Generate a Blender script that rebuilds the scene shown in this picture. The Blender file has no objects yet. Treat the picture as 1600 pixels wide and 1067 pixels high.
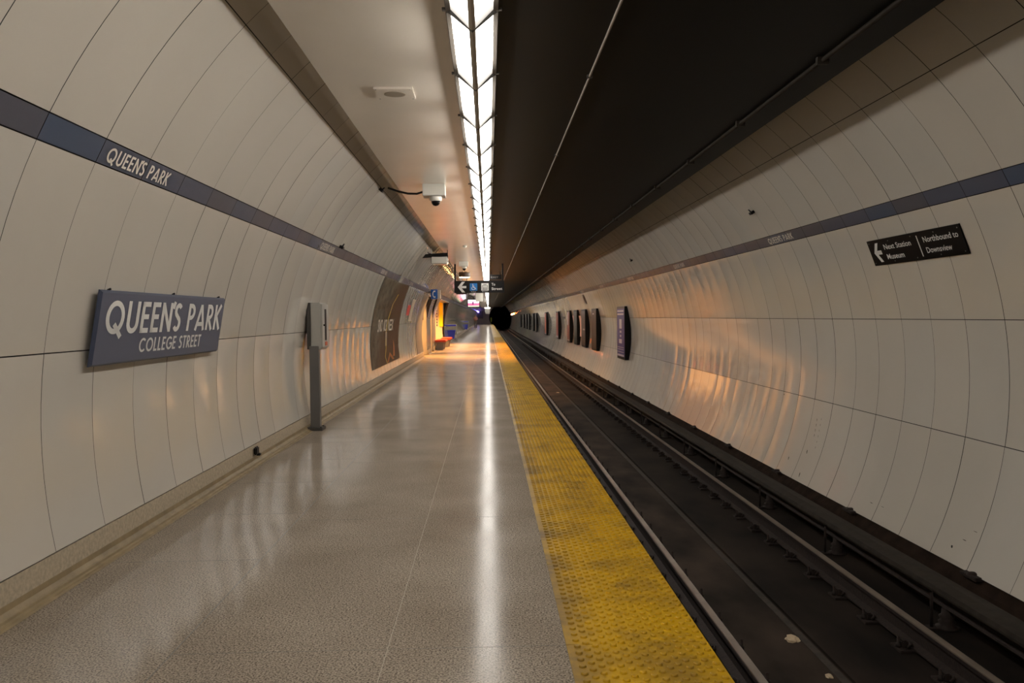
import bpy, bmesh, math, random
from mathutils import Vector, Matrix
random.seed(7)
PI = math.pi
COL = bpy.context.scene.collection
SC = bpy.context.scene

# ------------------------------------------------------------------ camera, world, exposure
H = 1.45                      # eye height above the platform
F = 1330.0                    # focal length in pixels of a 1600 px wide frame
cam_d = bpy.data.cameras.new('camera'); cam = bpy.data.objects.new('camera', cam_d); COL.objects.link(cam)
cam_d.sensor_width = 36.0; cam_d.lens = F / 1600 * 36.0; cam_d.clip_start = 0.05; cam_d.clip_end = 600
_v = Vector(((763 - 800) / F, (533.5 - 495) / F, 1.0)).normalized()       # tunnel axis in camera coords (right, up, fwd)
_r = math.radians(0.8)
_u = Vector((-math.sin(_r), math.cos(_r), 0)); _u -= _v * _u.dot(_v); _u.normalize()
_x = _u.cross(_v)
# rows: world X,Y,Z expressed in (right, up, fwd); blender camera looks along -Z
R3 = Matrix(((_x[0], _x[1], -_x[2]), (_v[0], _v[1], -_v[2]), (_u[0], _u[1], -_u[2])))
cam.matrix_world = Matrix.Translation((0, 0, H)) @ R3.to_4x4()
SC.camera = cam
w = bpy.data.worlds.new('world'); SC.world = w; w.use_nodes = True
w.node_tree.nodes['Background'].inputs[0].default_value = (0.9, 0.75, 0.6, 1)
w.node_tree.nodes['Background'].inputs[1].default_value = 0.004
vs = SC.view_settings
vs.view_transform = 'Standard'; vs.look = 'None'; vs.gamma = 1.0; vs.use_curve_mapping = False
vs.exposure = 0.75
LAMP = 15.0                    # strip-light emission
WARM = (1.0, 0.47, 0.14)

# ------------------------------------------------------------------ materials
def srgb(r, g, b):
    f = lambda c: (c / 255) / 12.92 if c / 255 <= 0.04045 else ((c / 255 + 0.055) / 1.055) ** 2.4
    return (f(r), f(g), f(b), 1)
def mat(name, col, rough=0.5, metal=0.0, emit=0, noise=0.0, nscale=8.0, bump=0.0, bscale=30.0, spec=0.5, coat=0.0, emcol=None):
    m = bpy.data.materials.new(name); m.use_nodes = True
    nt = m.node_tree; b = nt.nodes['Principled BSDF']
    col = tuple(col) if len(col) == 4 else tuple(col) + (1,)
    b.inputs['Base Color'].default_value = col
    b.inputs['Roughness'].default_value = rough; b.inputs['Metallic'].default_value = metal
    b.inputs['Specular IOR Level'].default_value = spec
    b.inputs['Coat Weight'].default_value = coat; b.inputs['Coat Roughness'].default_value = 0.05
    if emit:
        b.inputs['Emission Color'].default_value = tuple(emcol or col)[:3] + (1,)
        b.inputs['Emission Strength'].default_value = emit
    if noise or bump:
        tc = nt.nodes.new('ShaderNodeTexCoord')
    if noise:
        n = nt.nodes.new('ShaderNodeTexNoise'); n.inputs['Scale'].default_value = nscale; n.inputs['Detail'].default_value = 6
        nt.links.new(tc.outputs['Object'], n.inputs['Vector'])
        r = nt.nodes.new('ShaderNodeValToRGB')
        r.color_ramp.elements[0].position = 0.3; r.color_ramp.elements[1].position = 0.7
        r.color_ramp.elements[0].color = tuple(c * (1 - noise) for c in col[:3]) + (1,)
        r.color_ramp.elements[1].color = tuple(min(1, c * (1 + noise)) for c in col[:3]) + (1,)
        nt.links.new(n.outputs['Fac'], r.inputs['Fac']); nt.links.new(r.outputs['Color'], b.inputs['Base Color'])
    if bump:
        n2 = nt.nodes.new('ShaderNodeTexNoise'); n2.inputs['Scale'].default_value = bscale; n2.inputs['Detail'].default_value = 3
        nt.links.new(tc.outputs['Object'], n2.inputs['Vector'])
        bp = nt.nodes.new('ShaderNodeBump'); bp.inputs['Strength'].default_value = bump; bp.inputs['Distance'].default_value = 0.01
        nt.links.new(n2.outputs['Fac'], bp.inputs['Height']); nt.links.new(bp.outputs['Normal'], b.inputs['Normal'])
    return m

def panel_mat(name, col, rough=0.2, bump=0.05):
    """enamelled wall panel: faint stains, faint smears in the gloss"""
    m = mat(name, col, rough, noise=0.035, nscale=0.9, bump=bump, bscale=1.6)
    nt = m.node_tree; b = nt.nodes['Principled BSDF']
    if bump:
        bn = [q for q in nt.nodes if q.type == 'TEX_NOISE' and abs(q.inputs['Scale'].default_value - 1.6) < .01][0]
        mp = nt.nodes.new('ShaderNodeMapping'); mp.inputs['Scale'].default_value = (1, 1.8, 0.45); t0 = nt.nodes.new('ShaderNodeTexCoord')
        nt.links.new(t0.outputs['Object'], mp.inputs[0]); nt.links.new(mp.outputs[0], bn.inputs['Vector'])
    tc = nt.nodes.new('ShaderNodeTexCoord'); n = nt.nodes.new('ShaderNodeTexNoise'); n.inputs['Scale'].default_value = 2.3; n.inputs['Detail'].default_value = 5
    nt.links.new(tc.outputs['Object'], n.inputs['Vector'])
    mr = nt.nodes.new('ShaderNodeMapRange'); mr.inputs['To Min'].default_value = rough * 0.7; mr.inputs['To Max'].default_value = rough * 1.4
    nt.links.new(n.outputs['Fac'], mr.inputs['Value']); nt.links.new(mr.outputs['Result'], b.inputs['Roughness'])
    return m
M = {}
M['panel'] = panel_mat('enamel_panel', (0.60, 0.555, 0.49), 0.065, 0.045)
M['panel_b'] = panel_mat('enamel_panel_grey', (0.585, 0.55, 0.495), 0.065, 0.045)
M['stripe'] = panel_mat('enamel_stripe_blue', srgb(80, 86, 104), 0.3, 0.0)
M['stripe_b'] = panel_mat('enamel_stripe_slate', srgb(84, 85, 96), 0.3, 0.0)
M['stripe_c'] = panel_mat('enamel_stripe_steel', srgb(74, 86, 108), 0.3, 0.0)
M['backing'] = mat('groove_backing', (0.015, 0.012, 0.01), 0.8)
M['letter'] = mat('cream_lettering', (0.72, 0.68, 0.60), 0.45)
M['white'] = mat('white_lettering', (0.72, 0.72, 0.70), 0.45)
M['black'] = mat('black_metal', (0.008, 0.007, 0.007), 0.4, spec=0.2)
M['blackgloss'] = mat('black_gloss', (0.006, 0.005, 0.005), 0.4, spec=0.08)
M['grey'] = mat('grey_metal', (0.16, 0.155, 0.15), 0.4, 0.3)
M['lightgrey'] = mat('light_grey_metal', (0.42, 0.41, 0.38), 0.35)
M['white_box'] = mat('white_painted_metal', (0.70, 0.68, 0.62), 0.4)
M['dark_grey'] = mat('dark_grey_metal', (0.06, 0.055, 0.05), 0.45)
M['sign_blue'] = mat('sign_slate_blue', srgb(86, 92, 112), 0.4)
M['sign_edge'] = mat('sign_edge_blue', srgb(62, 70, 92), 0.4)
M['blue'] = mat('icon_blue', srgb(10, 110, 185), 0.4)
M['phone_blue'] = mat('phone_blue', srgb(0, 80, 165), 0.4)
M['red'] = mat('bench_red', srgb(190, 60, 35), 0.5)
M['red_sign'] = mat('red_notice', srgb(200, 45, 40), 0.5)
M['yellow'] = mat('ad_yellow', srgb(255, 205, 0), 0.4)
M['bin_blue'] = mat('bin_blue', srgb(60, 70, 200), 0.5)
M['ceil'] = mat('ceiling_cream', (0.70, 0.645, 0.57), 0.2, bump=0.12, bscale=0.8, noise=0.03, nscale=1.5)
M['ceil_dark'] = mat('ceiling_dark_brown', (0.0035, 0.0024, 0.0012), 0.5, noise=0.2, nscale=1.2, spec=0.12)
M['lampmetal'] = mat('lamp_grey_metal', (0.42, 0.37, 0.31), 0.5)
M['lamprail'] = mat('lamp_rail_paint', (0.10, 0.088, 0.075), 0.6, spec=.2)
M['rust'] = mat('rusty_iron', (0.020, 0.011, 0.008), 0.8, 0.1, noise=0.4, nscale=25, bump=0.3, bscale=60)
M['railtop'] = mat('worn_steel', (0.36, 0.31, 0.27), 0.35, 1.0, noise=0.15, nscale=4)
M['cover'] = mat('cover_board', (0.028, 0.022, 0.017), 0.6, spec=0.2, noise=0.3, nscale=10)
M['base'] = mat('base_terrazzo', srgb(178, 164, 142), 0.45, noise=0.2, nscale=40)
M['pink'] = mat('pink_paper', srgb(215, 180, 170), 0.6)
M['wood'] = mat('poster_brown', srgb(72, 48, 32), 0.4, spec=0.2, noise=0.25, nscale=3)
M['skin'] = mat('skin', srgb(190, 140, 110), 0.6)
M['hair'] = mat('hair_dark', (0.015, 0.01, 0.008), 0.6)
M['cloth_red'] = mat('coat_rose', srgb(170, 110, 105), 0.8)
M['cloth_grey'] = mat('trousers_grey', srgb(95, 85, 75), 0.85)
M['paper'] = mat('crumpled_paper', srgb(200, 180, 150), 0.8, noise=0.2, nscale=20)
M['drum'] = mat('drum_brown', (0.05, 0.03, 0.018), 0.5)

# terrazzo floor -------------------------------------------------
def floor_mat():
    m = bpy.data.materials.new('terrazzo_floor'); m.use_nodes = True
    nt = m.node_tree; N = nt.nodes.new; L = nt.links.new; b = nt.nodes['Principled BSDF']
    tc = N('ShaderNodeTexCoord')
    n1 = N('ShaderNodeTexNoise'); n1.inputs['Scale'].default_value = 115; n1.inputs['Detail'].default_value = 3
    n2 = N('ShaderNodeTexNoise'); n2.inputs['Scale'].default_value = 1.4; n2.inputs['Detail'].default_value = 6
    n3 = N('ShaderNodeTexVoronoi'); n3.inputs['Scale'].default_value = 62
    for n in (n1, n2, n3): L(tc.outputs['Object'], n.inputs['Vector'])
    r1 = N('ShaderNodeValToRGB'); e = r1.color_ramp.elements
    e[0].position = 0.37; e[0].color = (0.12, 0.10, 0.08, 1); e[1].position = 0.57; e[1].color = (0.39, 0.33, 0.265, 1)
    L(n1.outputs['Fac'], r1.inputs['Fac'])
    r2 = N('ShaderNodeValToRGB'); e = r2.color_ramp.elements
    e[0].position = 0.3; e[0].color = (0.78, 0.76, 0.74, 1); e[1].position = 0.7; e[1].color = (1.0, 1.0, 1.0, 1)
    L(n2.outputs['Fac'], r2.inputs['Fac'])
    mx = N('ShaderNodeMix'); mx.data_type = 'RGBA'; mx.blend_type = 'MULTIPLY'; mx.inputs[0].default_value = 1
    L(r1.outputs['Color'], mx.inputs[6]); L(r2.outputs['Color'], mx.inputs[7])
    # dark chips
    r3 = N('ShaderNodeValToRGB'); e = r3.color_ramp.elements
    e[0].position = 0.15; e[0].color = (0.36, 0.32, 0.29, 1); e[1].position = 0.26; e[1].color = (1, 1, 1, 1)
    L(n3.outputs['Distance'], r3.inputs['Fac'])
    mx2 = N('ShaderNodeMix'); mx2.data_type = 'RGBA'; mx2.blend_type = 'MULTIPLY'; mx2.inputs[0].default_value = 0.8
    L(mx.outputs[2], mx2.inputs[6]); L(r3.outputs['Color'], mx2.inputs[7])
    L(mx2.outputs[2], b.inputs['Base Color'])
    mr = N('ShaderNodeMapRange'); mr.inputs['From Min'].default_value = 0.3; mr.inputs['From Max'].default_value = 0.7
    mr.inputs['To Min'].default_value = 0.12; mr.inputs['To Max'].default_value = 0.19
    L(n2.outputs['Fac'], mr.inputs['Value']); L(mr.outputs['Result'], b.inputs['Coat Roughness']); b.inputs['Roughness'].default_value = 0.6
    n4 = N('ShaderNodeTexNoise'); n4.inputs['Scale'].default_value = 3.0; n4.inputs['Detail'].default_value = 2
    L(tc.outputs['Object'], n4.inputs['Vector'])
    bp = N('ShaderNodeBump'); bp.inputs['Strength'].default_value = 0.05; bp.inputs['Distance'].default_value = 0.01
    L(n4.outputs['Fac'], bp.inputs['Height']); L(bp.outputs['Normal'], b.inputs['Normal']); L(bp.outputs['Normal'], b.inputs['Coat Normal'])
    b.inputs['Specular IOR Level'].default_value = 0.0; b.inputs['Coat Weight'].default_value = 0.24
    return m
M['floor'] = floor_mat()

def tactile_mat():
    m = mat('tactile_yellow', (0.60, 0.38, 0.012), 0.40, spec=0.22)
    nt = m.node_tree; N = nt.nodes.new; L = nt.links.new; b = nt.nodes['Principled BSDF']
    tc = N('ShaderNodeTexCoord')
    n = N('ShaderNodeTexNoise'); n.inputs['Scale'].default_value = 2.2; n.inputs['Detail'].default_value = 9; n.inputs['Roughness'].default_value = 0.65
    L(tc.outputs['Object'], n.inputs['Vector'])
    r = N('ShaderNodeValToRGB'); e = r.color_ramp.elements
    e[0].position = 0.25; e[0].color = (0.15, 0.09, 0.025, 1); e[1].position = 0.55; e[1].color = (0.50, 0.285, 0.002, 1)
    # grime gathers along the platform-side edge of the strip
    sx = N('ShaderNodeSeparateXYZ'); L(tc.outputs['Object'], sx.inputs[0])
    mr = N('ShaderNodeMapRange'); mr.inputs['From Min'].default_value = 0.33; mr.inputs['From Max'].default_value = 0.50
    mr.inputs['To Min'].default_value = -0.13; mr.inputs['To Max'].default_value = 0.02
    L(sx.outputs['X'], mr.inputs['Value'])
    ad = N('ShaderNodeMath'); ad.operation = 'ADD'; L(n.outputs['Fac'], ad.inputs[0]); L(mr.outputs['Result'], ad.inputs[1])
    L(ad.outputs[0], r.inputs['Fac']); L(r.outputs['Color'], b.inputs['Base Color'])
    return m
M['tactile'] = tactile_mat()

def bed_mat():
    m = mat('track_concrete', (0.06, 0.05, 0.042), 0.8, spec=0.15)
    nt = m.node_tree; N = nt.nodes.new; L = nt.links.new; b = nt.nodes['Principled BSDF']
    tc = N('ShaderNodeTexCoord')
    n = N('ShaderNodeTexNoise'); n.inputs['Scale'].default_value = 1.7; n.inputs['Detail'].default_value = 8
    mp = N('ShaderNodeMapping'); mp.inputs['Scale'].default_value = (1, 0.5, 1)
    L(tc.outputs['Object'], mp.inputs['Vector']); L(mp.outputs['Vector'], n.inputs['Vector'])
    r = N('ShaderNodeValToRGB'); e = r.color_ramp.elements
    e[0].position = 0.35; e[0].color = (0.010, 0.007, 0.005, 1); e[1].position = 0.68; e[1].color = (0.046, 0.032, 0.024, 1)
    L(n.outputs['Fac'], r.inputs['Fac'])
    sx = N('ShaderNodeSeparateXYZ'); L(tc.outputs['Object'], sx.inputs[0])
    mr = N('ShaderNodeMapRange'); mr.inputs['From Min'].default_value = 2.4; mr.inputs['From Max'].default_value = 2.6
    mr.inputs['To Min'].default_value = 1.25; mr.inputs['To Max'].default_value = 0.55    # left half of the bed lighter, right half darker
    L(sx.outputs['X'], mr.inputs['Value'])
    mx = N('ShaderNodeMix'); mx.data_type = 'RGBA'; mx.blend_type = 'MULTIPLY'; mx.inputs[0].default_value = 1
    L(r.outputs['Color'], mx.inputs[6]); L(mr.outputs['Result'], mx.inputs[7]); L(mx.outputs[2], b.inputs['Base Color'])
    return m
M['bed'] = bed_mat()

def diffuser_mat():
    """translucent lens lit by tubes: the lens glows less at both ends of the tube"""
    m = bpy.data.materials.new('lit_diffuser'); m.use_nodes = True
    nt = m.node_tree; N = nt.nodes.new; L = nt.links.new; b = nt.nodes['Principled BSDF']
    b.inputs['Base Color'].default_value = (0.8, 0.8, 0.78, 1); b.inputs['Roughness'].default_value = 0.5
    tc = N('ShaderNodeTexCoord'); sx = N('ShaderNodeSeparateXYZ'); L(tc.outputs['Object'], sx.inputs[0])
    r = N('ShaderNodeValToRGB'); e = r.color_ramp.elements
    e[0].position = 0.0; e[0].color = (0.25, 0.25, 0.25, 1); e[1].position = 0.22; e[1].color = (1, 1, 1, 1)
    k = r.color_ramp.elements.new(0.74); k.color = (1, 1, 1, 1); k = r.color_ramp.elements.new(0.90); k.color = (0.05, 0.052, 0.05, 1); k = r.color_ramp.elements.new(1.0); k.color = (0.017, 0.020, 0.018, 1)
    mr = N('ShaderNodeMapRange'); mr.inputs['From Min'].default_value = 0.0; mr.inputs['From Max'].default_value = 1.22
    L(sx.outputs['Y'], mr.inputs['Value']); L(mr.outputs['Result'], r.inputs['Fac'])
    ml = N('ShaderNodeMath'); ml.operation = 'MULTIPLY'; ml.inputs[1].default_value = LAMP
    L(r.outputs['Color'], ml.inputs[0]); L(ml.outputs[0], b.inputs['Emission Strength'])
    b.inputs['Emission Color'].default_value = (1.0, 0.945, 0.865, 1)
    return m
M['diffuser'] = diffuser_mat()
def emis(name, col, s): return mat(name, col, 0.5, emit=s)

# ------------------------------------------------------------------ mesh helpers
class MB:
    def __init__(s): s.v = []; s.f = []; s.mi = []; s.sm = []
    def add(s, vs_, fs, mi=0, smooth=False):
        o = len(s.v); s.v += [tuple(p) for p in vs_]
        for f in fs: s.f.append(tuple(i + o for i in f)); s.mi.append(mi); s.sm.append(smooth)
    def box(s, x0, x1, y0, y1, z0, z1, mi=0, bev=0.0):
        if bev > 0:
            bm = bmesh.new(); bmesh.ops.create_cube(bm, size=1)
            for v in bm.verts: v.co = Vector(((x0 + x1) / 2 + v.co.x * (x1 - x0), (y0 + y1) / 2 + v.co.y * (y1 - y0), (z0 + z1) / 2 + v.co.z * (z1 - z0)))
            bmesh.ops.bevel(bm, geom=bm.edges[:], offset=bev, segments=2, affect='EDGES')
            bm.verts.index_update()
            s.add([v.co for v in bm.verts], [[v.index for v in f.verts] for f in bm.faces], mi); bm.free(); return s
        s.add([(x0, y0, z0), (x1, y0, z0), (x1, y1, z0), (x0, y1, z0), (x0, y0, z1), (x1, y0, z1), (x1, y1, z1), (x0, y1, z1)],
              [(0, 3, 2, 1), (4, 5, 6, 7), (0, 1, 5, 4), (1, 2, 6, 5), (2, 3, 7, 6), (3, 0, 4, 7)], mi); return s
    def prism(s, prof, y0, y1, mi=0, smooth=False):
        """profile of (x,z) points swept along Y"""
        n = len(prof)
        s.add([(x, y0, z) for x, z in prof] + [(x, y1, z) for x, z in prof],
              [(i, (i + 1) % n, (i + 1) % n + n, i + n) for i in range(n)], mi, smooth)
        o = len(s.v) - 2 * n
        s.f.append(tuple(range(o + n - 1, o - 1, -1))); s.mi.append(mi); s.sm.append(False)
        s.f.append(tuple(range(o + n, o + 2 * n))); s.mi.append(mi); s.sm.append(False); return s
    def tube(s, pts, r, n=8, mi=0):
        pts = [Vector(p) for p in pts]; rings = []
        rr = r if isinstance(r, (list, tuple)) else [r] * len(pts)
        base = len(s.v)
        for i, p in enumerate(pts):
            d = (pts[min(i + 1, len(pts) - 1)] - pts[max(i - 1, 0)]).normalized()
            a = d.cross(Vector((0, 0, 1)) if abs(d.z) < 0.9 else Vector((1, 0, 0))).normalized(); b = d.cross(a)
            for k in range(n):
                t = 2 * PI * k / n; s.v.append(tuple(p + (a * math.cos(t) + b * math.sin(t)) * rr[i]))
        for i in range(len(pts) - 1):
            for k in range(n):
                k2 = (k + 1) % n
                s.f.append((base + i * n + k, base + i * n + k2, base + (i + 1) * n + k2, base + (i + 1) * n + k)); s.mi.append(mi); s.sm.append(True)
        s.f.append(tuple(base + k for k in range(n))[::-1]); s.mi.append(mi); s.sm.append(False)
        e = base + (len(pts) - 1) * n
        s.f.append(tuple(e + k for k in range(n))); s.mi.append(mi); s.sm.append(False); return s
    def lathe(s, c, prof, n=20, mi=0):
        """profile of (r, z) about a vertical axis through c"""
        base = len(s.v)
        for r, z in prof:
            for k in range(n):
                t = 2 * PI * k / n; s.v.append((c[0] + r * math.cos(t), c[1] + r * math.sin(t), c[2] + z))
        for i in range(len(prof) - 1):
            for k in range(n):
                k2 = (k + 1) % n
                s.f.append((base + i * n + k, base + i * n + k2, base + (i + 1) * n + k2, base + (i + 1) * n + k)); s.mi.append(mi); s.sm.append(True)
        s.f.append(tuple(base + k for k in range(n))[::-1]); s.mi.append(mi); s.sm.append(False)
        e = base + (len(prof) - 1) * n
        s.f.append(tuple(e + k for k in range(n))); s.mi.append(mi); s.sm.append(False); return s
    def build(s, name, mats, parent=None):
        me = bpy.data.meshes.new(name); me.from_pydata(s.v, [], s.f)
        if not isinstance(mats, (list, tuple)): mats = [mats]
        for m in mats: me.materials.append(M[m] if isinstance(m, str) else m)
        me.polygons.foreach_set('material_index', s.mi); me.polygons.foreach_set('use_smooth', s.sm); me.update()
        o = bpy.data.objects.new(name, me); COL.objects.link(o)
        if parent: o.parent = parent
        return o
def tag(o, label=None, cat=None, group=None, kind=None):
    if label: o['label'] = label
    if cat: o['category'] = cat
    if group: o['group'] = group
    if kind: o['kind'] = kind
    return o
def thing(name, loc, label, cat, group=None, rz=0):
    o = bpy.data.objects.new(name, None); o.empty_display_size = 0.1; COL.objects.link(o)
    o.location = loc; o.rotation_euler.z = rz
    return tag(o, label, cat, group)
def struct(name, mb, mats): return tag(mb.build(name, mats), kind='structure')
def copy_tree(o, parent=None):
    c = o.copy(); COL.objects.link(c)
    if parent: c.parent = parent
    for ch in list(o.children): copy_tree(ch, c)
    return c

# ------------------------------------------------------------------ tunnel cross-section
CL, RL = (0.968, H - 0.605), 3.415        # circle the left wall follows
CR, RR = (0.838, H - 0.639), 3.56         # circle the right wall follows
def onwall(side, ang, y, off=0.0):
    c, r = (CL, RL) if side == 'L' else (CR, RR)
    a = math.radians(ang); return Vector((c[0] + (r - off) * math.cos(a), y, c[1] + (r - off) * math.sin(a)))
Y0, Y1 = -14.0, 165.0
PITCH = 0.6
ZC = H + 1.745                             # ceiling underside
OPEN = [(31.2, 33.3), (35.2, 36.6), (38.6, 47.0)]     # passages through the left wall

def wall(name, side, rows, seam0, skip=None):
    mb = MB(); rnd = random.Random(3 if side == 'L' else 5)
    k0 = math.ceil((Y0 - seam0) / PITCH); k1 = math.floor((Y1 - seam0) / PITCH)
    for a0, a1, mi in rows:
        n = max(1, int(abs(a1 - a0) / 2.1)); da = math.degrees(0.0035 / 3.4) * (1 if a1 > a0 else -1)
        for k in range(k0, k1):
            ya, yb = seam0 + k * PITCH + 0.0035, seam0 + (k + 1) * PITCH - 0.0035
            if skip and skip(a0, a1, ya, yb): continue
            t1, t2, bow = rnd.uniform(-.0022, .0022), rnd.uniform(-.0022, .0022), rnd.uniform(.0008, .0042)
            m_ = mi; kf = min(1.0, max(.3, 1 - (ya - 38) / 40)); t1 *= kf; t2 *= kf; bow *= kf
            if mi == 2: t1 *= .3; t2 *= .2; bow = .0004
            if mi == 2: m_ = rnd.choice((2, 2, 3, 4, 2, 3))
            elif mi == 0 and rnd.random() < 0.35: m_ = 1
            A0, A1 = a0 + da, a1 - da
            vsx, nu = [], 4
            for i in range(n + 1):
                v = i / n; a = A0 + (A1 - A0) * v
                for j in range(nu + 1):
                    u = j / nu
                    off = 0.002 + t1 * (u - .5) + t2 * (v - .5) + bow * (1 - (2 * u - 1) ** 2) + 0.001
                    vsx.append(onwall(side, a, ya + (yb - ya) * u, off))
            fs = []
            for i in range(n):
                for j in range(nu):
                    p = i * (nu + 1) + j; q = (p, p + 1, p + nu + 2, p + nu + 1)
                    fs.append(q)
            mb.add(vsx, fs, m_, True)
    # backing shell behind the open joints
    segs = []
    cuts = sorted({Y0, Y1} | ({y for o in OPEN for y in o} if side == 'L' else set()))
    al, ah = min(min(r[0], r[1]) for r in rows), max(max(r[0], r[1]) for r in rows)
    for ya, yb in zip(cuts, cuts[1:]):
        hole = side == 'L' and any(abs(ya - o[0]) < .01 for o in OPEN)
        lo, hi = al, ah
        if hole: hi = 155.0
        n = 24; vsx = []
        for i in range(n + 1):
            a = lo + (hi - lo) * i / n
            vsx += [onwall(side, a, ya, -0.010), onwall(side, a, yb, -0.010), onwall(side, a, ya, -0.10), onwall(side, a, yb, -0.10)]
        fs = []
        for i in range(n):
            p = i * 4; fs += [(p, p + 1, p + 5, p + 4), (p + 2, p + 6, p + 7, p + 3), (p, p + 4, p + 6, p + 2), (p + 1, p + 3, p + 7, p + 5)]
        fs += [(0, 2, 3, 1), (n * 4, n * 4 + 1, n * 4 + 3, n * 4 + 2)]
        mb.add(vsx, fs, 5, False)
    return struct(name, mb, ['panel', 'panel_b', 'stripe', 'stripe_b', 'stripe_c', 'backing'])

def skipL(a0, a1, ya, yb):
    return max(a0, a1) > 157 and min(a0, a1) >= 154 and any(ya > o[0] - 0.35 and yb < o[1] + 0.35 for o in OPEN)
rowsL = [(191.0, 172.65, 0), (172.65, 154.5, 0), (154.5, 152.15, 2), (152.15, 135.2, 0), (135.2, 116.0, 0), (116.0, 100.0, 0)]
wall('wall_left', 'L', rowsL, 5.89, skipL)
rowsR = [(-26.3, -8.4, 0), (-8.4, 9.0, 0), (9.0, 26.55, 0), (26.55, 28.9, 2), (28.9, 44.0, 0), (44.0, 62.0, 0), (62.0, 78.0, 0)]
wall('wall_right', 'R', rowsR, 7.06)

# crown of the tube above the ceiling (bare dark concrete)
mb = MB(); n = 10
pts = [onwall('R', 77.5 + i * 2.4, 0, -0.05) for i in range(n + 1)]
M['concrete_dark'] = mat('sooty_concrete', (0.02, 0.016, 0.012), 0.85)
prof = [(p.x, p.z) for p in pts] + [(p.x, p.z + 0.15) for p in reversed(pts)]
mb.prism(prof, Y0, Y1); struct('trim_1', mb, 'concrete_dark')

# platform slab, floor finish, base
mb = MB()
mb.box(-2.30, 0.93, Y0, Y1, -0.26, 0.0)
struct('floor', mb, 'floor')
# metal joint strips in the terrazzo (inset, flush)
M['joint'] = mat('brass_joint', (0.40, 0.36, 0.29), 0.6, spec=.1)
M['joint_dark'] = mat('dark_joint', (0.10, 0.09, 0.075), 0.5)
mb = MB(); mb.box(-0.4635, -0.461, Y0, Y1, -0.004, 0.0006)
struct('trim_2', mb, 'joint')
mb = MB(); mb.box(-1.402, -1.397, Y0, Y1, -0.004, 0.0006)
y = 5.15
while y < 80:
    mb.box(-2.29, -1.402, y, y + 0.004, -0.004, 0.0006); y += 1.22
y = 3.7
while y < 80:
    mb.box(-1.397, 0.315, y, y + 0.003, -0.004, 0.0005); y += 2.44
struct('trim_3', mb, 'joint_dark')
# coved base between floor and wall panels, with two ridges
bx, bz = onwall('L', 190.95, 0).x, onwall('L', 190.95, 0).z
mb = MB()
up_ = [(bx + 0.004, bz - 0.006), (bx + 0.010, 0.13), (bx + 0.014, 0.075), (bx - 0.10, 0.075), (bx - 0.10, bz - 0.006)]
lo_ = [(bx + 0.014, 0.075), (bx + 0.020, 0.045), (bx + 0.032, 0.026), (bx + 0.040, 0.020), (bx + 0.044, 0.026), (bx + 0.050, 0.024), (bx + 0.054, 0.012),
       (bx + 0.062, 0.009), (bx + 0.066, 0.014), (bx + 0.072, 0.011), (bx + 0.076, 0.002), (bx + 0.095, 0.001), (bx + 0.095, -0.2), (bx - 0.10, -0.2), (bx - 0.10, 0.075)]
cuts = [Y0] + [y for o in OPEN for y in o] + [Y1]
for i in range(0, len(cuts), 2): mb.prism(up_, cuts[i], cuts[i + 1], 0); mb.prism(lo_, cuts[i], cuts[i + 1], 1)
struct('baseboard_left', mb, ['base', mat('base_grimy', srgb(140, 122, 92), .45, noise=.22, nscale=9)])

# platform edge: fascia and recess under the nosing
mb = MB()
mb.box(0.70, 0.78, Y0, Y1, -1.2, -0.26)
mb.box(0.905, 0.935, Y0, Y1, -0.30, -0.26)
struct('trim_4', mb, 'concrete_dark')

# track bed and right-hand shoulder
mb = MB()
ZB = -1.145
mb.box(0.70, 2.515, Y0, Y1 + 60, ZB - 0.2, ZB); mb.box(2.545, 3.92, Y0, Y1 + 60, ZB - 0.2, ZB - 0.006)
mb.box(2.51, 2.55, Y0, Y1 + 60, ZB - 0.22, ZB - 0.05)
struct('floor_track', mb, 'bed')
mb = MB(); mb.box(2.44, 2.50, Y0, Y1, ZB, ZB + 0.004)
struct('trim_5', mb, mat('drain_lip', (0.034, 0.025, 0.019), 0.8, noise=0.4, nscale=12))
mb = MB(); mb.prism([(3.93, ZB - 0.1), (3.93, -0.93), (3.975, -0.845), (4.065, -0.755), (4.13, -0.72), (4.2, -0.8), (4.2, ZB - 0.1)], Y0, Y1)
struct('baseboard_right', mb, mat('shoulder_concrete', (0.021, 0.0125, 0.0085), 0.9, spec=0.1, noise=0.35, nscale=6, bump=0.4, bscale=20))

# ceilings
mb = MB(); mb.box(-1.184, -0.21, Y0, Y1, ZC, ZC + 0.10); struct('ceiling', mb, 'ceil')
mb = MB(); mb.box(0.08, 2.59, Y0, Y1, ZC, ZC + 0.14); struct('ceiling', mb, 'ceil_dark')
mb = MB(); mb.box(-1.10, 2.50, Y0, Y1, ZC + 0.14, ZC + 0.2); struct('trim_6', mb, 'concrete_dark')

# end wall with the tunnel mouth, and the bored tunnel beyond
PX, PZ, PR = 2.66, 1.33, 2.50
mb = MB()
outer = []
nn = 48
ring = [(PX + PR * math.cos(2 * PI * i / nn), PZ + PR * math.sin(2 * PI * i / nn)) for i in range(nn)]
big = []
for i in range(nn):
    a = 2 * PI * i / nn; c, s_ = math.cos(a), math.sin(a); k = min(8 / abs(c) if c else 1e9, 5 / abs(s_) if s_ else 1e9)
    big.append((PX + k * c, PZ + k * s_))
for yy in (0, 1):
    pass
Ye = Y1 - 0.5
va = [(x, Ye, z) for x, z in ring] + [(x, Ye, z) for x, z in big] + [(x, Ye + 0.4, z) for x, z in ring] + [(x, Ye + 0.4, z) for x, z in big]
fa = []
for i in range(nn):
    j = (i + 1) % nn
    fa += [(i, nn + i, nn + j, j), (2 * nn + i, 2 * nn + j, 3 * nn + j, 3 * nn + i), (i, j, 2 * nn + j, 2 * nn + i), (nn + i, 3 * nn + i, 3 * nn + j, nn + j)]
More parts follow.
